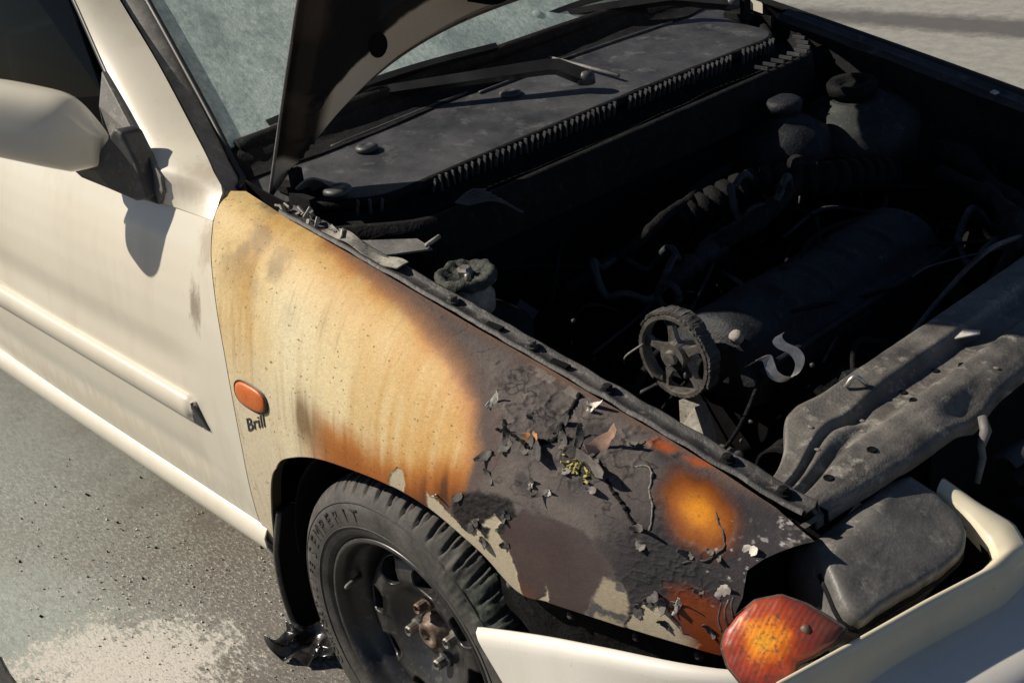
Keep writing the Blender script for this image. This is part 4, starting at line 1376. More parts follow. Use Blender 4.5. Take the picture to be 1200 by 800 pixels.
# intake side castings, hoses and pipes in front of the engine
ex = np.zeros((20, 30, 3))
for i, t in enumerate(np.linspace(0, np.pi, 20)):
    for j, y in enumerate(np.linspace(-.36, .12, 30)):
        r = .055 + .012 * math.sin(y * 22)
        ex[i, j] = (.375 + r * math.cos(t) * 1.1, y, .505 + r * math.sin(t) + .015 * math.sin(y * 11))
shell('intake_manifold', ex, M['soot'], engine, .004, 1)
lathe('throttle_flange', [(.036, -.02), (.040, 0), (.040, .006), (.028, .007), (.026, -.01)], (.375, -.190, .585), (.3, -.25, 1), M['soot'], engine, 26)
for k, (pth, r, mname) in enumerate((
        ([(.05, -.10, .70), (.06, .05, .73), (.02, .18, .74), (-.05, .26, .72)], .020, 'soot'),
        ([(.02, -.18, .66), (.05, -.05, .71), (.03, .05, .70), (-.06, .10, .66)], .026, 'cast'),
        ([(.45, .0, .66), (.42, .18, .69), (.30, .33, .70), (.16, .42, .68)], .022, 'soot'),
        ([(.35, .20, .62), (.33, .35, .66), (.22, .46, .68), (.10, .50, .70)], .030, 'soot'),
        ([(-.10, -.30, .66), (-.06, -.12, .72), (-.10, .05, .73), (-.14, .18, .72)], .012, 'soot'),
        ([(.10, -.46, .50), (.14, -.42, .58), (.13, -.36, .62), (.10, -.25, .62)], .010, 'soot'))):
    hp = interp_poly(pth, 70)
    hr = r * (.75 + .5 * fbm(hp, 16, 3, 50 + k)) * (.8 + .25 * fbm(hp, 60, 2, 60 + k))
    hp = hp + .016 * np.stack([fbm(hp, 9, 3, 70 + k), fbm(hp, 9, 3, 80 + k), fbm(hp, 9, 3, 90 + k)], 1)
    V, F_ = tube_data(hp, np.abs(hr) + .003, 12)
    mesh('charred_hose', V, F_, M[mname], car)
M['bay_metal'] = stained('sooty_bay_metal', (.009, .010, .013), (.034, .037, .043), .6, 30, bstr=.6, bdist=.004, c3=(.07, .074, .08))
hp = interp_poly([(-.08, -.05, .70), (-.03, .10, .73), (.06, .20, .73), (.10, .34, .70)], 120)     # corrugated air duct
hr = .026 + .0045 * np.sign(np.sin(np.arange(120) * .9))
V, F_ = tube_data(hp, hr, 14)
mesh('corrugated_duct', V, F_, M['soot'], car)
for k, (c0, r0) in enumerate((((-.02, -.22, .69), .06), ((.02, .06, .74), .045), ((.34, .27, .66), .05))):      # warped rings of melted air box and fan shroud
    ra = np.linspace(0, 2 * np.pi, 50)
    rp2 = np.array([np.array(c0) + np.array((r0 * math.cos(t), r0 * 1.3 * math.sin(t), .02 * math.sin(2 * t + k) + .012 * math.sin(5 * t))) for t in ra])
    V, F_ = tube_data(rp2, .006 + .003 * np.abs(fbm(rp2, 60, 2, k)), 8)
    mesh('melted_ring', V, F_, M['bay_metal'], car)
# loose burnt wiring hanging through the bay
rw = np.random.default_rng(41)
for k in range(60):
    p0 = np.array((rw.uniform(-.15, .45), rw.uniform(-.45, .5), rw.uniform(.50, .68)))
    dirn = rw.normal(size=3) * np.array((.10, .16, .02))
    if p0[1] < -.2 and .0 < p0[0] < .36:
        p0[1] += .3
    pts_ = [p0, p0 + dirn * .5 + rw.normal(size=3) * .03 + np.array((0, 0, .02)), p0 + dirn + rw.normal(size=3) * .03, p0 + dirn * 1.5 + np.array((0, 0, -.05))]
    tube('burnt_wire', pts_, rw.uniform(.0015, .005), M['soot'] if k % 3 else M['cowl'], car, 6, 22)
for k in range(60):
    p0 = np.array((rw.uniform(-.15, .45), rw.uniform(-.5, .5), rw.uniform(.48, .66)))
    if p0[1] < -.2 and .0 < p0[0] < .36:
        p0[2] -= .14
    q_, _ = np.linalg.qr(rw.normal(size=(3, 3)))
    s3 = rw.uniform(.012, .045, 3)
    V, F_ = join([box_data(p0, s3, q_), box_data(p0 + q_[:, 0] * s3[0] * .6, s3 * np.array((.4, 1.3, .5)), q_)])
    mesh('charred_bracket', V, F_, M['soot'] if k % 3 else M['bay_metal'], car, False)
for k in range(36):  # small paler flecks added as faint highlights in the dark bay
    p0 = np.array((rw.uniform(-.12, .46), rw.uniform(-.5, .45), rw.uniform(.52, .70)))
    lump('glint_fleck', p0, rw.uniform(.0015, .006, 3), M['cowl'] if k % 5 else M['flake_grey'], car, k, 1)
# pale ash-covered castings and fragments under the pulley
V, F_ = prism_data([(.205, -.385, .600), (.232, -.382, .596), (.258, -.395, .566), (.275, -.41, .535), (.232, -.40, .525), (.214, -.395, .560)], (.1, -1, .2), .03)
mesh('engine_bracket', V, F_, M['pale_cast'], engine, False)
lump('engine_mount_remains', (.262, -.432, .556), (.028, .02, .022), M['rust'], engine, 3)
lump('engine_mount_remains', (.300, -.455, .572), (.030, .018, .012), M['pale_cast'], engine, 5)
lump('engine_mount_remains', (.335, -.478, .590), (.028, .016, .012), M['pale_cast'], engine, 8)
lump('engine_mount_remains', (.360, -.47, .60), (.022, .02, .015), M['alu'], engine, 9)

# ------------------------------------------------------------------ front cross panel
sec_y = np.linspace(-.590, .60, 130)
prof = np.array([(.452, .62), (.452, .695), (.454, .705), (.458, .708), (.496, .707), (.499, .704), (.507, .688), (.511, .685), (.534, .684), (.540, .687), (.550, .698), (.554, .700), (.580, .699), (.598, .694), (.608, .688), (.613, .681), (.613, .668)])
prof = interp_poly(prof, 90, False)
SLP = np.zeros((90, 130, 3))
for j, y in enumerate(sec_y):
    e = float(sstep(-.42, -.60, np.array(y)))                          # the near end narrows and dips to the wing
    x = prof[:, 0] + e * (.070 - .090 * (prof[:, 0] - .452) / .162) + .012 * (1 - (y / .6) ** 2)
    z = prof[:, 1] - e * .012
    b_ = math.exp(-((y + .40) / .05) ** 2)
    z = z - b_ * .014 * np.exp(-((prof[:, 0] - .49) / .03) ** 2)
    x = x - .012 * math.exp(-((y + .46) / .04) ** 2) * (prof[:, 0] < .49)
    flat = float(sstep(-.34, -.47, np.array(y)))
    z = z + flat * .019 * np.exp(-((prof[:, 0] - .520) / .016) ** 2)
    z = z - .020 * sstep(.575, .60, prof[:, 0]) * math.exp(-((y + .28) / .04) ** 2)
    SLP[:, j] = np.stack([x, 0 * x + y, z], 1)
SLP[..., 2] += .0014 * fbm(SLP, 18, 3, 5) + .0009 * fbm(SLP, 70, 4, 6) - .004 * sstep(.25, .6, fbm(SLP, 13, 2, 15)) * (SLP[..., 1] < -.25)
M['slam'] = stained('fire_bleached_steel', (0.060, 0.056, 0.053), (0.20, 0.184, 0.163), .55, 12, metal=.1, bstr=.7, bdist=.004, fine=260, lo=.34, hi=.66, c3=(.33, .31, .27))
slam = shell('front_cross_panel', SLP, M['slam'], car, .003, out=(0, 0, 1))


def slam_z(x, y):
    d = (SLP[..., 0] - x) ** 2 + (SLP[..., 1] - y) ** 2
    return float(SLP[..., 2].ravel()[d.argmin()])


for x, y, r in ((.583, -.46, .0052), (.572, -.535, .0052), (.53, -.225, .0045), (.527, -.30, .0045), (.555, -.20, .004), (.560, -.33, .004)):
    lathe('bolt_hole', [(r * 1.25, -.004), (r * 1.25, .0012), (r, .0016), (r * .9, .0010), (.0004, .0008)], (x, y, slam_z(x, y)), (0, 0, 1), M['deep_soot'], slam, 14)
tube('torn_tab', [(.478, -.362, slam_z(.478, -.362) + .002), (.486, -.352, .720), (.497, -.340, slam_z(.497, -.34) + .002)], .0032, M['clip'], slam, 6, 8)
for k, (x, y) in enumerate(((.520, -.385), (.55, -.40), (.60, -.19), (.545, -.42), (.50, -.47), (.532, -.50))):
    lump('ash_crust', (x, y, slam_z(x, y) + .001), (.0045, .003, .0012), M['flake_grey'], slam, k, 2)
# drop panel in front, radiator support and hanging straps
V = np.array([[(.602 + .01 * math.sin(9 * y), y, z) for y in np.linspace(-.35, .60, 30)] for z in np.linspace(.655, .40, 12)])
shell('radiator_support', V, M['deep_soot'], car, .004, 1)
tube('bonnet_stay_hook', [(.628, -.275, .672), (.640, -.285, .660), (.640, -.295, .640), (.646, -.300, .628), (.650, -.318, .600)], [.006, .008, .0055, .005, .004], M['grey_plastic'], slam, 8)
for k, (a, b, w) in enumerate((((.655, -.26, .600), (.70, -.12, .612), .016), ((.675, -.28, .585), (.73, -.14, .585), .013), ((.69, -.30, .56), (.75, -.15, .565), .02))):
    a, b = np.array(a), np.array(b)
    P_ = np.array([[a * (1 - t) + b * t + np.array((w * s_2, 0, .006 * math.sin(6 * t + k) + .010 * (1 - s_2 ** 2))) for s_2 in np.linspace(-1, 1, 5)] for t in np.linspace(0, 1, 12)])
    shell('melted_grille_strip', P_, M['cowl' if k == 0 else 'soot'], car, .004, 1)

# ------------------------------------------------------------------ headlamp, surround, bumper, indicator
LN = np.array((.42, 0, .9)) / np.linalg.norm((.42, 0, .9))
face = [(.596, -.609, .673), (.599, -.549, .672), (.603, -.501, .670), (.605, -.459, .669), (.616, -.428, .664), (.652, -.419, .647), (.687, -.422, .631), (.707, -.439, .622), (.722, -.470, .615), (.723, -.516, .614), (.715, -.593, .618), (.706, -.661, .622), (.695, -.668, .628), (.664, -.653, .642), (.622, -.629, .661)]
fc = np.mean(face, 0)
fp = interp_poly(face + [face[0]], 72, False)[:-1]
fp = fp + .005 * np.stack([fbm(fp, 22, 3, 31), fbm(fp, 22, 3, 32), 0 * fp[:, 0]], 1)
rings = []
for sc, dz in ((.015, .0032), (.15, .0032), (.35, .003), (.50, .003), (.60, .0025), (.66, .0025), (.72, .0025), (.78, .002), (.84, .002), (.90, .001), (.955, -.001), (.985, -.005), (1.0, -.012), (1.0, -.05), (.93, -.10), (.7, -.13)):
    rr = fc + (fp - fc) * sc + LN * dz
    rr[:, 2] += .0010 * fbm(rr, 30, 3, 4) + .0065 * fbm(rr, 9, 2, 14)
    rr[:, 2] -= .55 * np.clip(.030 - (rr[:, 0] - .598 + .10 * (rr[:, 1] + .52)), 0, None) * (dz > -.03)
    rings.append(rr)
Rg = np.array(rings)
M['lamp_shell'] = stained('scorched_grey_plastic', (0.085, 0.080, 0.075), (0.165, 0.156, 0.145), .5, 14, bstr=.5, bdist=.003, c3=(.23, .22, .20))
hl = mesh('headlamp_housing', Rg.reshape(-1, 3), [tuple(q) for q in quads(len(Rg), 71, 0, cv=True)] + [tuple(range(71)), tuple(15 * 71 + k for k in reversed(range(71)))], M['lamp_shell'], car)
# bevelled upper edge of the housing and a pale mounting tab
P_ = np.array([[np.array((.580 + .010 * t - .004 * w, -.605 + .165 * t, .655 + .014 * w)) + np.array((.020 * w, .0, .003 * w)) for w in np.linspace(0, 1, 5)] for t in np.linspace(0, 1, 16)])
shell('housing_edge', P_, M['lamp_shell'], hl, .006, 1)
V, F_ = box_data((.590, -.462, .664), (.020, .050, .020))
tb = mesh('mounting_tab', V, F_, M['surround'], hl, False)
bv = tb.modifiers.new('bevel', 'BEVEL')
bv.width = .006
bv.segments = 3
tube('housing_rim', [tuple(p + LN * -.018) for p in fp[20:66]], .004, M['soot'], hl, 6)
# dark liner behind the lamp
V = np.array([[(.50 + .20 * t, -.70 + .34 * w, .515 - .05 * t + .02 * math.sin(7 * w)) for w in np.linspace(0, 1, 14)] for t in np.linspace(0, 1, 14)])
shell('lamp_recess_floor', V, M['deep_soot'], car, .004, -1)
V = np.array([[(.555 + .012 * math.sin(5 * w), -.705 + .16 * w, .49 + .155 * t) for w in np.linspace(0, 1, 12)] for t in np.linspace(0, 1, 10)])
shell('lamp_recess_wall', V, M['deep_soot'], car, .004, 1)
V = np.array([[(.640 + .035 * t, -.665 + .03 * w, .600 - .015 * t + .006 * math.sin(3 * w)) for w in np.linspace(0, 1, 6)] for t in np.linspace(0, 1, 8)])
shell('melted_lens_scrap', V, M['grey_plastic'], car, .003, 1)

inn = [(.645, -.410, .636), (.685, -.413, .623), (.728, -.428, .610), (.746, -.445, .604), (.747, -.480, .604), (.728, -.579, .610), (.710, -.687, .615), (.690, -.800, .621)]
out = [(.640, -.383, .638), (.690, -.384, .622), (.733, -.378, .608), (.762, -.398, .599), (.763, -.458, .599), (.740, -.577, .606), (.721, -.688, .611), (.700, -.803, .617)]
I_, O_ = interp_poly(inn, 60, False), interp_poly(out, 60, False)
q = np.linspace(0, 1, 9)
SR = I_[:, None] * (1 - q)[None, :, None] + O_[:, None] * q[None, :, None]
SR[..., 2] += (.006 * np.sin(np.pi * np.clip(q * 1.0, 0, 1)))[None, :]
low = [SR + 0]
dn = SR[:, -1:, :] + np.array((.004, -.002, -.012))
dn2 = SR[:, -1:, :] + np.array((.003, -.002, -.055))
up0 = SR[:, :1, :] + np.array((.0, .0, -.03))
SR = np.concatenate([up0, SR, dn, dn2], 1)
shell('headlamp_surround', SR, M['surround'], car, .003, out=(0, 0, 1))
V = np.array([[(x + .006 * w, y - .0 * w, z - .02 - .05 * w) for (x, y, z) in I_[::3]] for w in np.linspace(0, 1, 5)])
shell('surround_liner', V, M['deep_soot'], car, .003, 1)

# bumper
st = [(.232, -.842, .476), (.30, -.846, .508), (.38, -.846, .540), (.47, -.838, .566), (.58, -.812, .584), (.665, -.755, .578), (.715, -.67, .566), (.748, -.56, .556), (.770, -.42, .548), (.782, -.2, .544), (.785, 0, .543), (.782, .2, .544), (.770, .42, .548), (.748, .56, .556)]
ST = interp_poly(st, 110)
tg = np.gradient(ST[:, :2], axis=0)
tg /= np.linalg.norm(tg, axis=1, keepdims=True)
on = np.stack([tg[:, 1], -tg[:, 0]], 1)                                  # outward
arc = np.concatenate([[0], np.cumsum(np.linalg.norm(np.diff(ST[:, :2], axis=0), axis=1))])
sec0 = [(-.012, -.003), (-.007, .0), (-.002, -.001), (.003, -.006), (.005, -.014), (.006, -.05), (.008, -.10), (.008, -.16), (.002, -.21), (-.012, -.25), (-.04, -.27)]
sec1 = [(-.045, -.002), (-.020, .0), (.015, -.004), (.045, -.011), (.068, -.021), (.084, -.036), (.092, -.060), (.095, -.10), (.092, -.16), (.075, -.21), (.03, -.25)]
s0, s1 = interp_poly(sec0, 40, False), interp_poly(sec1, 40)
BP = np.zeros((110, 40, 3))
for i in range(110):
    w = float(sstep(.36, .62, np.array(arc[i])))
    s_3 = s0 * (1 - w) + s1 * w
    BP[i, :, 0] = ST[i, 0] + on[i, 0] * s_3[:, 0] + (max(0, 1 - arc[i] / .30)) * (-s_3[:, 1]) * .92
    BP[i, :, 1] = ST[i, 1] + on[i, 1] * s_3[:, 0]
    BP[i, :, 2] = ST[i, 2] + s_3[:, 1]
bumper = shell('front_bumper', BP, M['bumper'], car, .004, out=(.5, -1, .5))
V = np.array([[(.83 - .0 * t, y, .465 - .11 * t) for y in np.linspace(-.52, .5, 20)] for t in np.linspace(0, 1, 5)])
V[..., 0] = .884 - .07 * (V[..., 1] / .5) ** 2
shell('bumper_air_intake', V, M['deep_soot'], bumper, .003, 1)
# blackened inner panel between wing and bumper
lowedge = interp_poly([S(a, b) for a, b in BOT[11:]], 50)
V = np.array([[p + np.array((.01 * t, .018 + .012 * t, .012 - .12 * t)) + .003 * fbm(np.array([p * 9 + t]), 3, 2, 6)[0] for p in lowedge] for t in np.linspace(0, 1, 10)])
iw = shell('wing_inner_edge', V, M['soot'], car, .003, 1)
for k, i in enumerate((6, 20, 33, 44)):
    p = lowedge[i] + np.array((0, .016, -.022))
    lathe('edge_bolt', [(.006, 0), (.006, .004), (.003, .006)], p, (0, -1, .2), M['char'], iw, 8)

# melted indicator lamp hanging off its mount
SGN = np.array((.35, -.6, .7)) / np.linalg.norm((.35, -.6, .7))
sg = np.array([(.602, -.781, .608), (.598, -.769, .620), (.601, -.753, .633), (.611, -.731, .647), (.632, -.712, .653), (.659, -.702, .648), (.683, -.697, .640), (.704, -.693, .632), (.701, -.709, .621), (.688, -.729, .609), (.677, -.744, .603), (.682, -.757, .590), (.676, -.773, .578), (.657, -.786, .577), (.636, -.791, .583), (.616, -.789, .594)])
sp_ = interp_poly(np.vstack([sg, sg[:1]]), 97, False)[:-1]
sc0 = np.array((.645, -.744, .616))
rings = []
for sc, dz in ((.012, .0155), (.06, .0155), (.20, .0150), (.40, .0135), (.60, .0120), (.78, .0105), (.90, .0085), (.97, .006), (1.0, .001), (1.0, -.018), (.9, -.022), (.5, -.024)):
    rr = sc0 + (sp_ - sc0) * sc + SGN * dz
    rr = rr + SGN * (.0016 * fbm(rr, 40, 3, 9))[:, None]
    rings.append(rr)
Rg = np.array(rings)
n_ = Rg.shape[1]


def lens_material():
    mt, nt, b = new_mat('burnt_amber_lens')
    pos = nd(nt, 'ShaderNodeTexCoord').outputs['Object']
    n1 = noise(nt, pos, 45, 4, .6)
    vm = nd(nt, 'ShaderNodeVectorMath', operation='DISTANCE')
    nt.links.new(pos, vm.inputs[0])
    vm.inputs[1].default_value = (.640, -.752, .622)
    d = math_n(nt, 'MULTIPLY_ADD', math_n(nt, 'SUBTRACT', n1, .5), .03, vm.outputs['Value'])
    col = ramp(nt, math_n(nt, 'MULTIPLY', d, 10.0), [(.06, (.92, .42, .03)), (.20, (.85, .26, .015)), (.31, (.46, .065, .014)), (.48, (.25, .034, .018)), (.75, (.12, .035, .028))])
    spots = ramp(nt, noise(nt, pos, 150, 4, .7), [(.50, 0.0), (.66, .8)])
    col = mixc(nt, spots, col, (.09, .05, .04))
    nt.links.new(col, b.inputs['Base Color'])
    b.inputs['Roughness'].default_value = .42
    b.inputs['Subsurface Weight'].default_value = .35
    b.inputs['Subsurface Radius'].default_value = (.02, .006, .002)
    b.inputs['Subsurface Scale'].default_value = .5
    wv = nd(nt, 'ShaderNodeTexWave')
    wv.inputs['Scale'].default_value = 55
    wv.inputs['Distortion'].default_value = 2.0
    nt.links.new(pos, wv.inputs['Vector'])
    bump(nt, b, math_n(nt, 'ADD', n1, math_n(nt, 'MULTIPLY', wv.outputs['Fac'], .22)), .3, .002)
    return mt


ind = mesh('indicator_lamp', Rg.reshape(-1, 3), [tuple(q) for q in quads(len(Rg), n_, 0, cv=True, flip=False)] + [tuple(range(n_)), tuple(11 * n_ + k for k in reversed(range(n_)))], lens_material(), car)
tag(ind, 'melted amber and red indicator lamp drooping over the bumper')
tube('lamp_rim', [tuple(p + SGN * -.004) for p in np.vstack([sp_, sp_[:1]])], .0026, M['char'], ind, 6)
lathe('lamp_screw', [(.006, -.004), (.0065, .004), (.0045, .0065), (.001, .007)], np.array((.670, -.718, .628)) + SGN * .007, SGN, M['rust'], ind, 6)
for k in range(3):
    a = np.array((.594 + .003 * k, -.770 + .008 * k, .618 + .004 * k))
    tube('charred_wire', [tuple(a), tuple(a + np.array((-.006, .002, .014 + .004 * math.sin(k)))), tuple(a + np.array((-.004 + .006 * math.sin(3 * k), .006, .030 + .005 * math.cos(k))))], .0014, M['rust' if k % 2 else 'char'], ind, 5, 10)

# ------------------------------------------------------------------ wheel
wc = np.array((0.0, -.715, .283))
wheel = bpy.data.objects.new('front_wheel', None)
COL.objects.link(wheel)
wheel.parent = car
RT = .279


def wring(r, y, n):
    a = np.linspace(0, 2 * np.pi, n, endpoint=False)
    return np.stack([wc[0] + r * np.cos(a), 0 * a + wc[1] + y, wc[2] + r * np.sin(a)], 1)


tp_ = [(.186, -.072), (.192, -.083), (.199, -.0870), (.205, -.0885), (.207, -.0895), (.222, -.0915), (.236, -.0910), (.249, -.0880), (.251, -.0862), (.258, -.0830), (.2655, -.077), (.2715, -.070), (.2755, -.062), (.2775, -.052), (.2785, -.044), (.2786, -.042), (.2786, -.036), (.2788, -.034), (.279, -.014), (.279, -.012), (.279, -.006), (.279, -.004)]
tp_ = tp_ + [(r, -y) for r, y in reversed(tp_)]
NA = 720
TY = np.zeros((len(tp_), NA, 3))
a_ = np.linspace(0, 2 * np.pi, NA, endpoint=False)
for i, (r, y) in enumerate(tp_):
    rr = np.full(NA, r)
    if r > .262 and abs(y) > .032:
        gph = a_ * 56 + (abs(y) - .05) * 40 * (1 if y < 0 else -1)
        gr_ = sstep(.80, .86, np.cos(gph))
        rr -= gr_ * (.0075 if abs(y) < .075 else .004)
        rr -= sstep(.80, .92, np.cos(gph * 1 + 2.2)) * .003 * (abs(y) < .065)
    elif .0 < abs(y) <= .03:
        rr -= sstep(.78, .9, np.cos(a_ * 64 + y * 90)) * .0055
    if abs(abs(y) - .038) < .003 or abs(abs(y) - .009) < .0035:
        rr -= .0075
    ang_ = np.mod(a_, 2 * np.pi)                                        # scorched, shredded shoulder at the front top
    burn = sstep(math.radians(24), math.radians(34), ang_) * sstep(math.radians(66), math.radians(56), ang_)
    nb = fbm(np.stack([a_ * 12, np.full(NA, y * 50), np.full(NA, r * 20)], -1), 1.0, 3, 5)
    if r > .225 and y < .03:
        rr += burn * .007 * nb
    TY[i] = np.stack([wc[0] + rr * np.cos(a_), np.full(NA, wc[1] + y) - (burn * .004 * nb if y < 0 and r > .21 else 0), wc[2] + rr * np.sin(a_)], 1)


def tyre_material():
    mt, nt, b = new_mat('tyre_rubber')
    pos = nd(nt, 'ShaderNodeTexCoord').outputs['Object']
    n1 = noise(nt, pos, 28, 5, .65)
    n2 = noise(nt, pos, 210, 3, .7)
    col = ramp(nt, n1, [(.3, (.045, .043, .040)), (.7, (.105, .098, .089))])
    vm = nd(nt, 'ShaderNodeVectorMath', operation='DISTANCE')
    nt.links.new(pos, vm.inputs[0])
    vm.inputs[1].default_value = (.215, -.79, .475)
    d = math_n(nt, 'MULTIPLY_ADD', math_n(nt, 'SUBTRACT', n1, .5), .06, vm.outputs['Value'])
    burn = ramp(nt, math_n(nt, 'MULTIPLY', d, 10.0), [(.40, 1.0), (.75, 0.0)])
    green = ramp(nt, noise(nt, pos, 70, 5, .7), [(.35, (.018, .022, .022)), (.55, (.05, .06, .05)), (.72, (.16, .17, .11))])
    col = mixc(nt, burn, col, green)
    col = mixc(nt, .4, col, ramp(nt, n2, [(.3, (.5, .5, .5)), (.7, (1.4, 1.4, 1.4))]), 'MULTIPLY')
    nt.links.new(col, b.inputs['Base Color'])
    b.inputs['Roughness'].default_value = .72
    b.inputs['Specular IOR Level'].default_value = .35
    bump(nt, b, math_n(nt, 'ADD', n1, math_n(nt, 'MULTIPLY', n2, .5)), .35, .0025)
    return mt


tyre_mat = tyre_material()
tyre = fast_mesh('tyre', TY.reshape(-1, 3), quads(len(tp_), NA, 0, cv=True, flip=False), tyre_mat, wheel)
# raised maker's lettering and rings on the sidewall
parts_ = []


def arc_text(body, r0, size, a0, step, dirn=-1):
    for k, ch in enumerate(body):
        if ch == ' ':
            continue
        V, F_ = text_mesh(ch, size, .0007)
        V = V.copy()
        V[:, 0] -= V[:, 0].max() / 2
        t = a0 + dirn * k * step
        er = np.array((math.cos(t), 0, math.sin(t)))
        et = np.array((math.sin(t), 0, -math.cos(t)))
        yb = -.0912 if r0 < .24 else -.088
        P_ = wc + er * (r0 + V[:, 1:2]) + et * V[:, 0:1] + np.array((0, yb, 0)) - np.array((0, 1, 0)) * (V[:, 2:3] + .0004)
        parts_.append((P_, F_))


arc_text('SEMPERIT', .222, .031, math.radians(158), math.radians(7.2))
arc_text('COMFORT-LIFE', .226, .020, math.radians(212), math.radians(4.2))
V, F_ = join(parts_)
mesh('tyre_lettering', V, F_, M['rubber'], wheel, False)
for r, y in ((.2515, -.0865), (.2125, -.0905)):
    rp = []
    for dr, dy in ((-.0012, .001), (-.0008, -.0012), (.0008, -.0012), (.0012, .001)):
        rp.append(wring(r + dr, y + dy, 160))
    mesh('sidewall_rib', np.array(rp).reshape(-1, 3), [tuple(q) for q in quads(4, 160, 0, cv=True)], M['rubber'], wheel)
# rim barrel
rp_ = [(.178, .07), (.165, .06), (.158, .03), (.150, .0), (.152, -.030), (.160, -.048), (.170, -.058), (.174, -.070), (.178, -.079), (.184, -.0835), (.1885, -.083), (.1895, -.079), (.187, -.072)]
RP = np.array([wring(r, y, 140) for r, y in interp_poly(rp_, 40)])
rim = fast_mesh('rim', RP.reshape(-1, 3), quads(40, 140, 0, cv=True, flip=True), M['rim'], wheel)


def disc_y(r):
    return np.interp(r, [0, .030, .034, .060, .072, .088, .105, .122, .135, .146, .156], [-.020, -.020, -.024, -.027, -.036, -.047, -.053, -.052, -.044, -.026, -.010])


V_all, F_all = [], []
ns = 8
nb_, kr = 40, 6
for s_i in range(ns):
    a0 = 2 * math.pi * (s_i + .5) / ns + .2
    hw_ = math.pi / ns
    t = np.linspace(0, 2 * np.pi, nb_, endpoint=False)
    big = s_i % 2 == 0
    cxr, hr, ha = (.117, .0215, .215) if big else (.117, .0175, .235)
    hole = np.stack([cxr + hr * np.sign(np.sin(t)) * np.abs(np.sin(t)) ** .62, a0 + ha * np.sign(np.cos(t)) * np.abs(np.cos(t)) ** .62], 1)
    r0_, r1_ = .085, .150
    sq = []
    for tt in t:
        c_, s4 = math.cos(tt), math.sin(tt)
        m_ = max(abs(c_), abs(s4))
        sq.append(((r0_ + r1_) / 2 + (r1_ - r0_) / 2 * s4 / m_, a0 + hw_ * c_ / m_))
    sq = np.array(sq)
    o0 = len(V_all)
    for k in range(-2, kr):
        w = max(k, 0) / (kr - 1)
        w = w ** 1.2
        pq = hole * (1 - w) + sq * w
        for (r, an) in pq:
            y = disc_y(r)
            if k == -2:
                y += .022
            elif k == -1:
                y += .003
            elif k == 0:
                y += -.0015
            V_all.append((wc[0] + r * math.cos(an), wc[1] + y, wc[2] + r * math.sin(an)))
    F_all += [tuple(int(i) for i in q) for q in quads(kr + 2, nb_, o0, cv=True)]
o0 = len(V_all)
rad_in = [.085, .078, .070, .060, .050, .040, .034, .031]
for r in rad_in:
    V_all += [tuple(p) for p in wring(r, float(disc_y(r)), 96)]
F_all += [tuple(int(i) for i in q) for q in quads(len(rad_in), 96, o0, cv=True)]
o0 = len(V_all)
for r in (.150, .154, .1575):
    V_all += [tuple(p) for p in wring(r, float(disc_y(r)), 140)]
F_all += [tuple(int(i) for i in q) for q in quads(3, 140, o0, cv=True)]
mesh('rim_disc', V_all, F_all, M['rim'], wheel)
V = np.array([wring(r, .005, 60) for r in (.155, .08, .02)])
mesh('brake_backing', V.reshape(-1, 3), [tuple(q) for q in quads(3, 60, 0, cv=True)], M['deep_soot'], wheel)
hub = lathe('hub', [(.034, .0), (.033, -.020), (.030, -.030), (.024, -.034), (.023, -.044), (.014, -.047), (.013, -.040), (.001, -.040)], wc, (0, 1, 0), M['rust'], wheel, 32)
for k in range(4):
    t = math.radians(196 + 90 * k)
    p = wc + np.array((.050 * math.cos(t), -.024, .050 * math.sin(t)))
    lathe('wheel_bolt', [(.0135, .002), (.013, -.006), (.0095, -.008), (.0092, -.022), (.0075, -.025), (.0055, -.024), (.005, -.018), (.001, -.018)], p, (0, 1, 0), M['bolt' if k != 3 else 'rust'], wheel, 6 if False else 12, False)
lathe('valve_stem', [(.004, 0), (.0045, -.03), (.003, -.036), (.001, -.037)], wc + np.array((.160 * math.cos(2.85), -.050, .160 * math.sin(2.85))), (-.2, 1, 0), M['grey_plastic'], wheel, 10)
# wheel housing liner and mud flap
WL = np.zeros((60, 14, 3))
for i, t in enumerate(np.linspace(math.radians(-8), math.radians(178), 60)):
    for j, y in enumerate(np.linspace(-.765, -.52, 14)):
        WL[i, j] = (.0 + .335 * math.cos(t), y + .0, .283 + (.320) * math.sin(t) + (.0 if y > -.75 else -.004))
shell('wheel_arch_liner', WL, M['deep_soot'], car, .004, 1)
V = np.array([[(.32 * math.cos(t) * r, -.52, .283 + .31 * math.sin(t) * r) for t in np.linspace(-.4, math.pi + .4, 40)] for r in np.linspace(.02, 1, 6)])
shell('inner_arch_wall', V, M['deep_soot'], car, .004, 1)
flp = [(-.336, -.786, .385), (-.362, -.785, .325), (-.384, -.784, .270), (-.396, -.781, .200), (-.395, -.778, .140), (-.388, -.776, .115), (-.372, -.772, .108)]
fl_ = interp_poly(flp, 24)
MF = np.array([[p + np.array((.035 * w, .120 * w, .02 * w)) for w in np.linspace(0, 1, 8)] for p in fl_])
shell('mud_flap', MF, M['deep_soot'], car, .006, 1)
tube('mud_flap_edge', [tuple(p) for p in fl_], .0055, M['dark_grey_plastic'], car, 8)

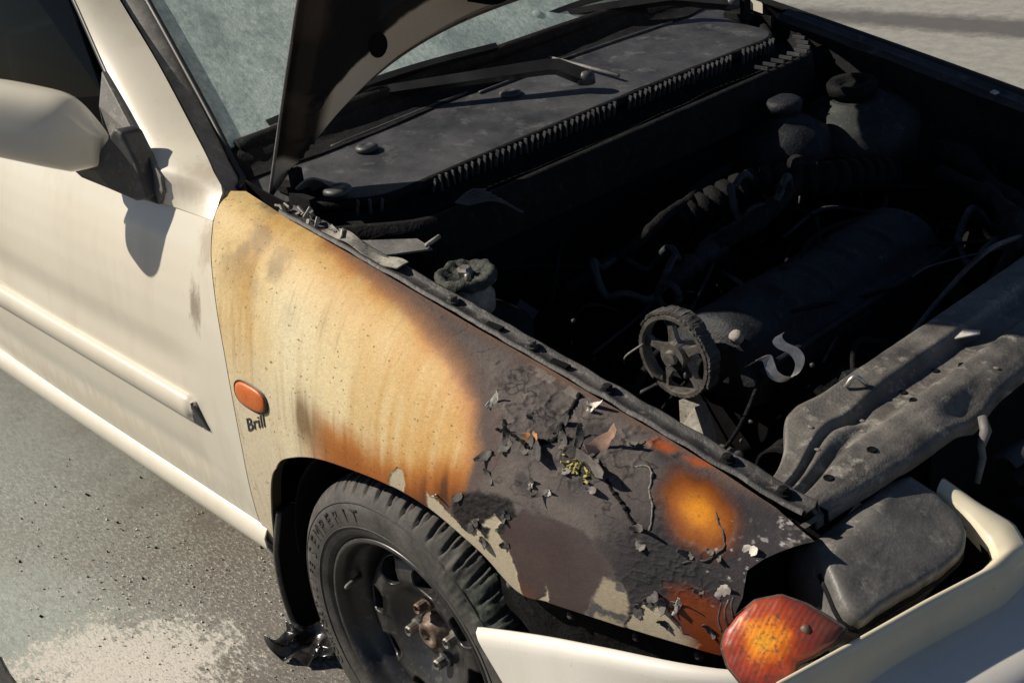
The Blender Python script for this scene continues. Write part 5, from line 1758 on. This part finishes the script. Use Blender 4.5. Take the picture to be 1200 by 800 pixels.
# ------------------------------------------------------------------ door mirror
ax0, ax1 = np.array((-.705, -.757, .955)), np.array((-.890, -.908, 1.022))
axd = ax1 - ax0
fw = np.array((.80, -.45, .05))
fw = fw - axd * (fw @ axd) / (axd @ axd)
fw /= np.linalg.norm(fw)
upm = np.cross(fw, axd / np.linalg.norm(axd))
upm = upm if upm[2] > 0 else -upm
prof = [(0.0, .30, .20), (.03, .50, .30), (.10, .72, .52), (.20, .88, .80), (.30, .97, .96), (.45, 1.0, 1.0), (.75, .98, .98), (.9, .90, .88), (.97, .74, .66), (1.0, .40, .35)]
ps = interp_poly(prof, 40)
MH = np.zeros((40, 40, 3))
for i in range(40):
    c_ = ax0 + axd * ps[i, 0]
    for j, t in enumerate(np.linspace(0, 2 * np.pi, 40, endpoint=False)):
        cu, su = math.cos(t), math.sin(t)
        p_ = 2 / 3.2
        u = np.sign(cu) * abs(cu) ** p_ * (.062 if cu > 0 else .030) * ps[i, 1]
        v = np.sign(su) * abs(su) ** p_ * (.070 * ps[i, 2] if su > 0 else .056 * min(1, .55 + ps[i, 2] * .6))
        MH[i, j] = c_ + fw * u + upm * v
Fq = [tuple(q) for q in quads(40, 40, 0, cv=True)] + [tuple(range(40)), tuple(39 * 40 + k for k in reversed(range(40)))]
mirror = mesh('door_mirror', MH.reshape(-1, 3), Fq, M['paint'], car)
gl = [ax0 + axd * (.2 + .72 * (.5 + .5 * math.cos(t))) - fw * .0315 + upm * .05 * math.sin(t) for t in np.linspace(0, 2 * np.pi, 30, endpoint=False)]
mg, nt_, b_ = new_mat('mirror_glass')
b_.inputs['Metallic'].default_value = 1.0
b_.inputs['Roughness'].default_value = .05
b_.inputs['Base Color'].default_value = (.6, .62, .62, 1)
prism('mirror_glass', gl, -fw, .004, mg, mirror)
br = [(-.800, -.792, .905), (-.715, -.785, .920), (-.690, -.774, .955), (-.650, -.764, .992), (-.634, -.760, .985), (-.612, -.758, .935), (-.600, -.757, .876), (-.640, -.762, .866), (-.700, -.775, .878), (-.770, -.79, .890)]
bk = prism('mirror_bracket', br, (0, -1, .1), .040, M['dark_grey_plastic'], mirror, .006)
sail = [(-.600, -.742, .862), (-.575, -.740, .890), (-.574, -.739, .915), (-.610, -.733, .938), (-.664, -.722, .960), (-.815, -.684, 1.043), (-.800, -.712, .990), (-.745, -.738, .935), (-.70, -.745, .880), (-.64, -.745, .862)]
prism('mirror_mount_panel', sail, (0, -1, .25), .010, M['grey_plastic'], mirror, .002)

# ------------------------------------------------------------------ side window, interior
wg, nt_, b_ = new_mat('tinted_side_glass')
b_.inputs['Base Color'].default_value = (.03, .042, .055, 1)
b_.inputs['Transmission Weight'].default_value = 1.0
b_.inputs['Roughness'].default_value = .02
b_.inputs['IOR'].default_value = 1.10
b_.inputs['Specular IOR Level'].default_value = .1
win = [(-.76, -.722, .86), (-.82, -.690, 1.0), (-.955, -.632, 1.14), (-1.09, -.603, 1.245), (-1.25, -.568, 1.345), (-1.60, -.56, 1.36), (-1.60, -.715, .86)]
prism('door_window', win, (0, -1, .28), .004, wg, door)
tube('window_seal', [(-.60, -.738, .870), (-.80, -.734, .873), (-1.2, -.73, .874), (-1.62, -.722, .874)], .008, M['black_plastic'], door, 8, 30)
tube('window_seal', [(p[0] - .006, p[1] + .002, p[2] - .003) for p in FA[4:]], .006, M['black_plastic'], door, 8, 30)
V = np.array([[(x, -.60, z) for x in np.linspace(-1.62, -.55, 12)] for z in np.linspace(.30, .855, 8)])
shell('door_card', V, M['black_plastic'], door, .02, 1)


def seat(y0, x0):
    o = bpy.data.objects.new('seat', None)
    COL.objects.link(o)
    o.parent = car
    bk_ = np.zeros((16, 20, 3))
    for i, t in enumerate(np.linspace(0, 1, 16)):
        for j, a in enumerate(np.linspace(0, 2 * np.pi, 20)):
            w_ = .23 * (1 - .25 * t ** 3)
            bk_[i, j] = (x0 - .22 * t + .055 * math.sin(a), y0 + w_ * np.sign(math.cos(a)) * abs(math.cos(a)) ** .5, .42 + .56 * t)
    V = bk_.reshape(-1, 3)
    mesh('backrest', V, [tuple(q) for q in quads(16, 20)] + [tuple(15 * 20 + k for k in range(19))], M['seat'], o)
    lump('headrest', (x0 - .25, y0, 1.07), (.05, .13, .075), M['seat'], o, 2)
    lump('seat_cushion', (x0 + .28, y0, .42), (.28, .25, .09), M['seat'], o, 4)
    for s in (-1, 1):
        tube('headrest_post', [(x0 - .225, y0 + s * .05, .97), (x0 - .245, y0 + s * .05, 1.03)], .006, M['bolt'], o, 8)


seat(-.36, -1.35)
seat(.36, -1.35)
V = np.array([[(-.66 - .26 * t, y, .86 + .05 * math.sin(3.1 * t) - (.28 * max(0, t - .8) / .2)) for y in np.linspace(-.60, .60, 20)] for t in np.linspace(0, 1, 16)])
shell('dashboard', V, M['black_plastic'], car, .02, -1)
V = np.array([[(x, y, .28) for y in np.linspace(-.72, .72, 6)] for x in np.linspace(-2.8, -.3, 8)])
shell('cabin_floor', V, M['deep_soot'], car, .02, 1)
V = np.array([[(x, .76, z) for z in np.linspace(.25, .88, 6)] for x in np.linspace(-2.8, -.48, 8)])
shell('far_side_panel', V, M['paint'], car, .03, out=(0, 1, 0))
V = np.array([[(x, .70, z) for z in np.linspace(.25, .90, 6)] for x in np.linspace(-2.7, -.55, 8)])
shell('far_door_card', V, M['black_plastic'], car, .02, out=(0, -1, 0))
V = RF + np.array((0, 0, -.03))
shell('headlining', V, M['seat'], car, .006, out=(0, 0, -1))
V = np.array([[(x, y, z) for (x, z) in ((-2.2, .30), (-2.25, .6), (-2.45, 1.0), (-2.68, 1.3))] for y in np.linspace(-.66, .66, 8)])
shell('rear_seat', V, M['seat'], car, .03, out=(1, 0, 0))
V = np.array([[(-2.75, y, z) for z in np.linspace(.25, 1.35, 6)] for y in np.linspace(-.7, .7, 8)])
shell('tail_panel', V, M['paint'], car, .03, 1)
tube('seat_belt', [(-1.62, -.66, 1.20), (-1.60, -.655, .95), (-1.55, -.64, .60)], .012, M['black_plastic'], car, 6, 12)
V, F_ = box_data((-1.60, -.655, .955), (.02, .012, .035))
mesh('belt_tag', V, F_, M['flake_white'], car, False)

# ------------------------------------------------------------------ things lying about
def crumple(name, c, size, mat, seed, tilt):
    n = 46
    u, v = np.meshgrid(np.linspace(-1, 1, n), np.linspace(-1, 1, n), indexing='ij')
    P_ = np.stack([u * size[0], v * size[1] * (1 - .3 * u ** 2), 0 * u], -1)
    f1 = fbm(P_, 13, 2, seed)
    f2 = 1 - np.abs(fbm(P_, 18, 1, seed + 3))
    P_[..., 2] = .006 + np.abs(f1) * size[2] * 1.1 + f2 ** 4 * size[2] * .9 + .003 * fbm(P_, 60, 2, seed + 21)
    P_[..., 0] += .014 * fbm(P_, 22, 1, seed + 7) + .02 * fbm(P_, 9, 2, seed + 17) * (np.abs(v) > .5)
    P_[..., 1] += .014 * fbm(P_, 22, 1, seed + 9)
    ca3, sa3 = math.cos(tilt), math.sin(tilt)
    X = P_[..., 0] * ca3 - P_[..., 1] * sa3 + c[0]
    Y = P_[..., 0] * sa3 + P_[..., 1] * ca3 + c[1]
    return shell(name, np.stack([X, Y, P_[..., 2] + c[2]], -1), mat, None, .002, 1, True)


M['film'] = stained('glossy_black_film', (.010, .010, .011), (.022, .022, .023), .28, 30, bstr=.2, bdist=.002, spec=.6)
o = crumple('crumpled_plastic_scrap', (-.420, -.735, .0), (.075, .042, .035), M['film'], 3, .35)
tag(o, 'crumpled shiny black plastic scrap lying on the ground behind the front tyre', 'plastic scrap')
V, F_ = prism_data([(.497, -.150, .7225), (.516, -.150, .7205), (.535, -.118, .7205), (.532, -.112, .7215), (.508, -.126, .7235)], (0, 0, 1), .002)
V = V + np.array((0, 0, slam_z(.515, -.13) - .7165))
o = mesh('paper_scrap', V, F_, M['flake_white'], None, False)
tag(o, 'small white triangular scrap lying on the front cross panel', 'paper scrap')
# loose dark crumbs and pale grains on the ground
rs = np.random.default_rng(19)
for nm, n, mat, smin, smax, lab in (('burnt_crumbs', 80, M['deep_soot'], .001, .0055, 'tiny black burnt crumbs scattered over the ground beside the sill'),
                                    ('powder_grains', 1100, M['flake_white'], .0008, .0032, 'small pale grains of dried powder scattered over the ground')):
    parts_ = []
    for k in range(n):
        x, y = rs.normal(-1.12, .28), rs.normal(-.84, .14)
        if nm == 'powder_grains':
            x, y = rs.normal(-.72, .28), rs.normal(-.82, .14)
        s = smin + (smax - smin) * rs.random() ** 4
        q_, _ = np.linalg.qr(rs.normal(size=(3, 3)))
        parts_.append(box_data((x, y, s * .3 + .001), (s * rs.uniform(.8, 1.8), s, s * .8), q_))
    V, F_ = join(parts_)
    o = mesh(nm, V, F_, mat, None, False)
    tag(o, lab, 'debris', kind='stuff')
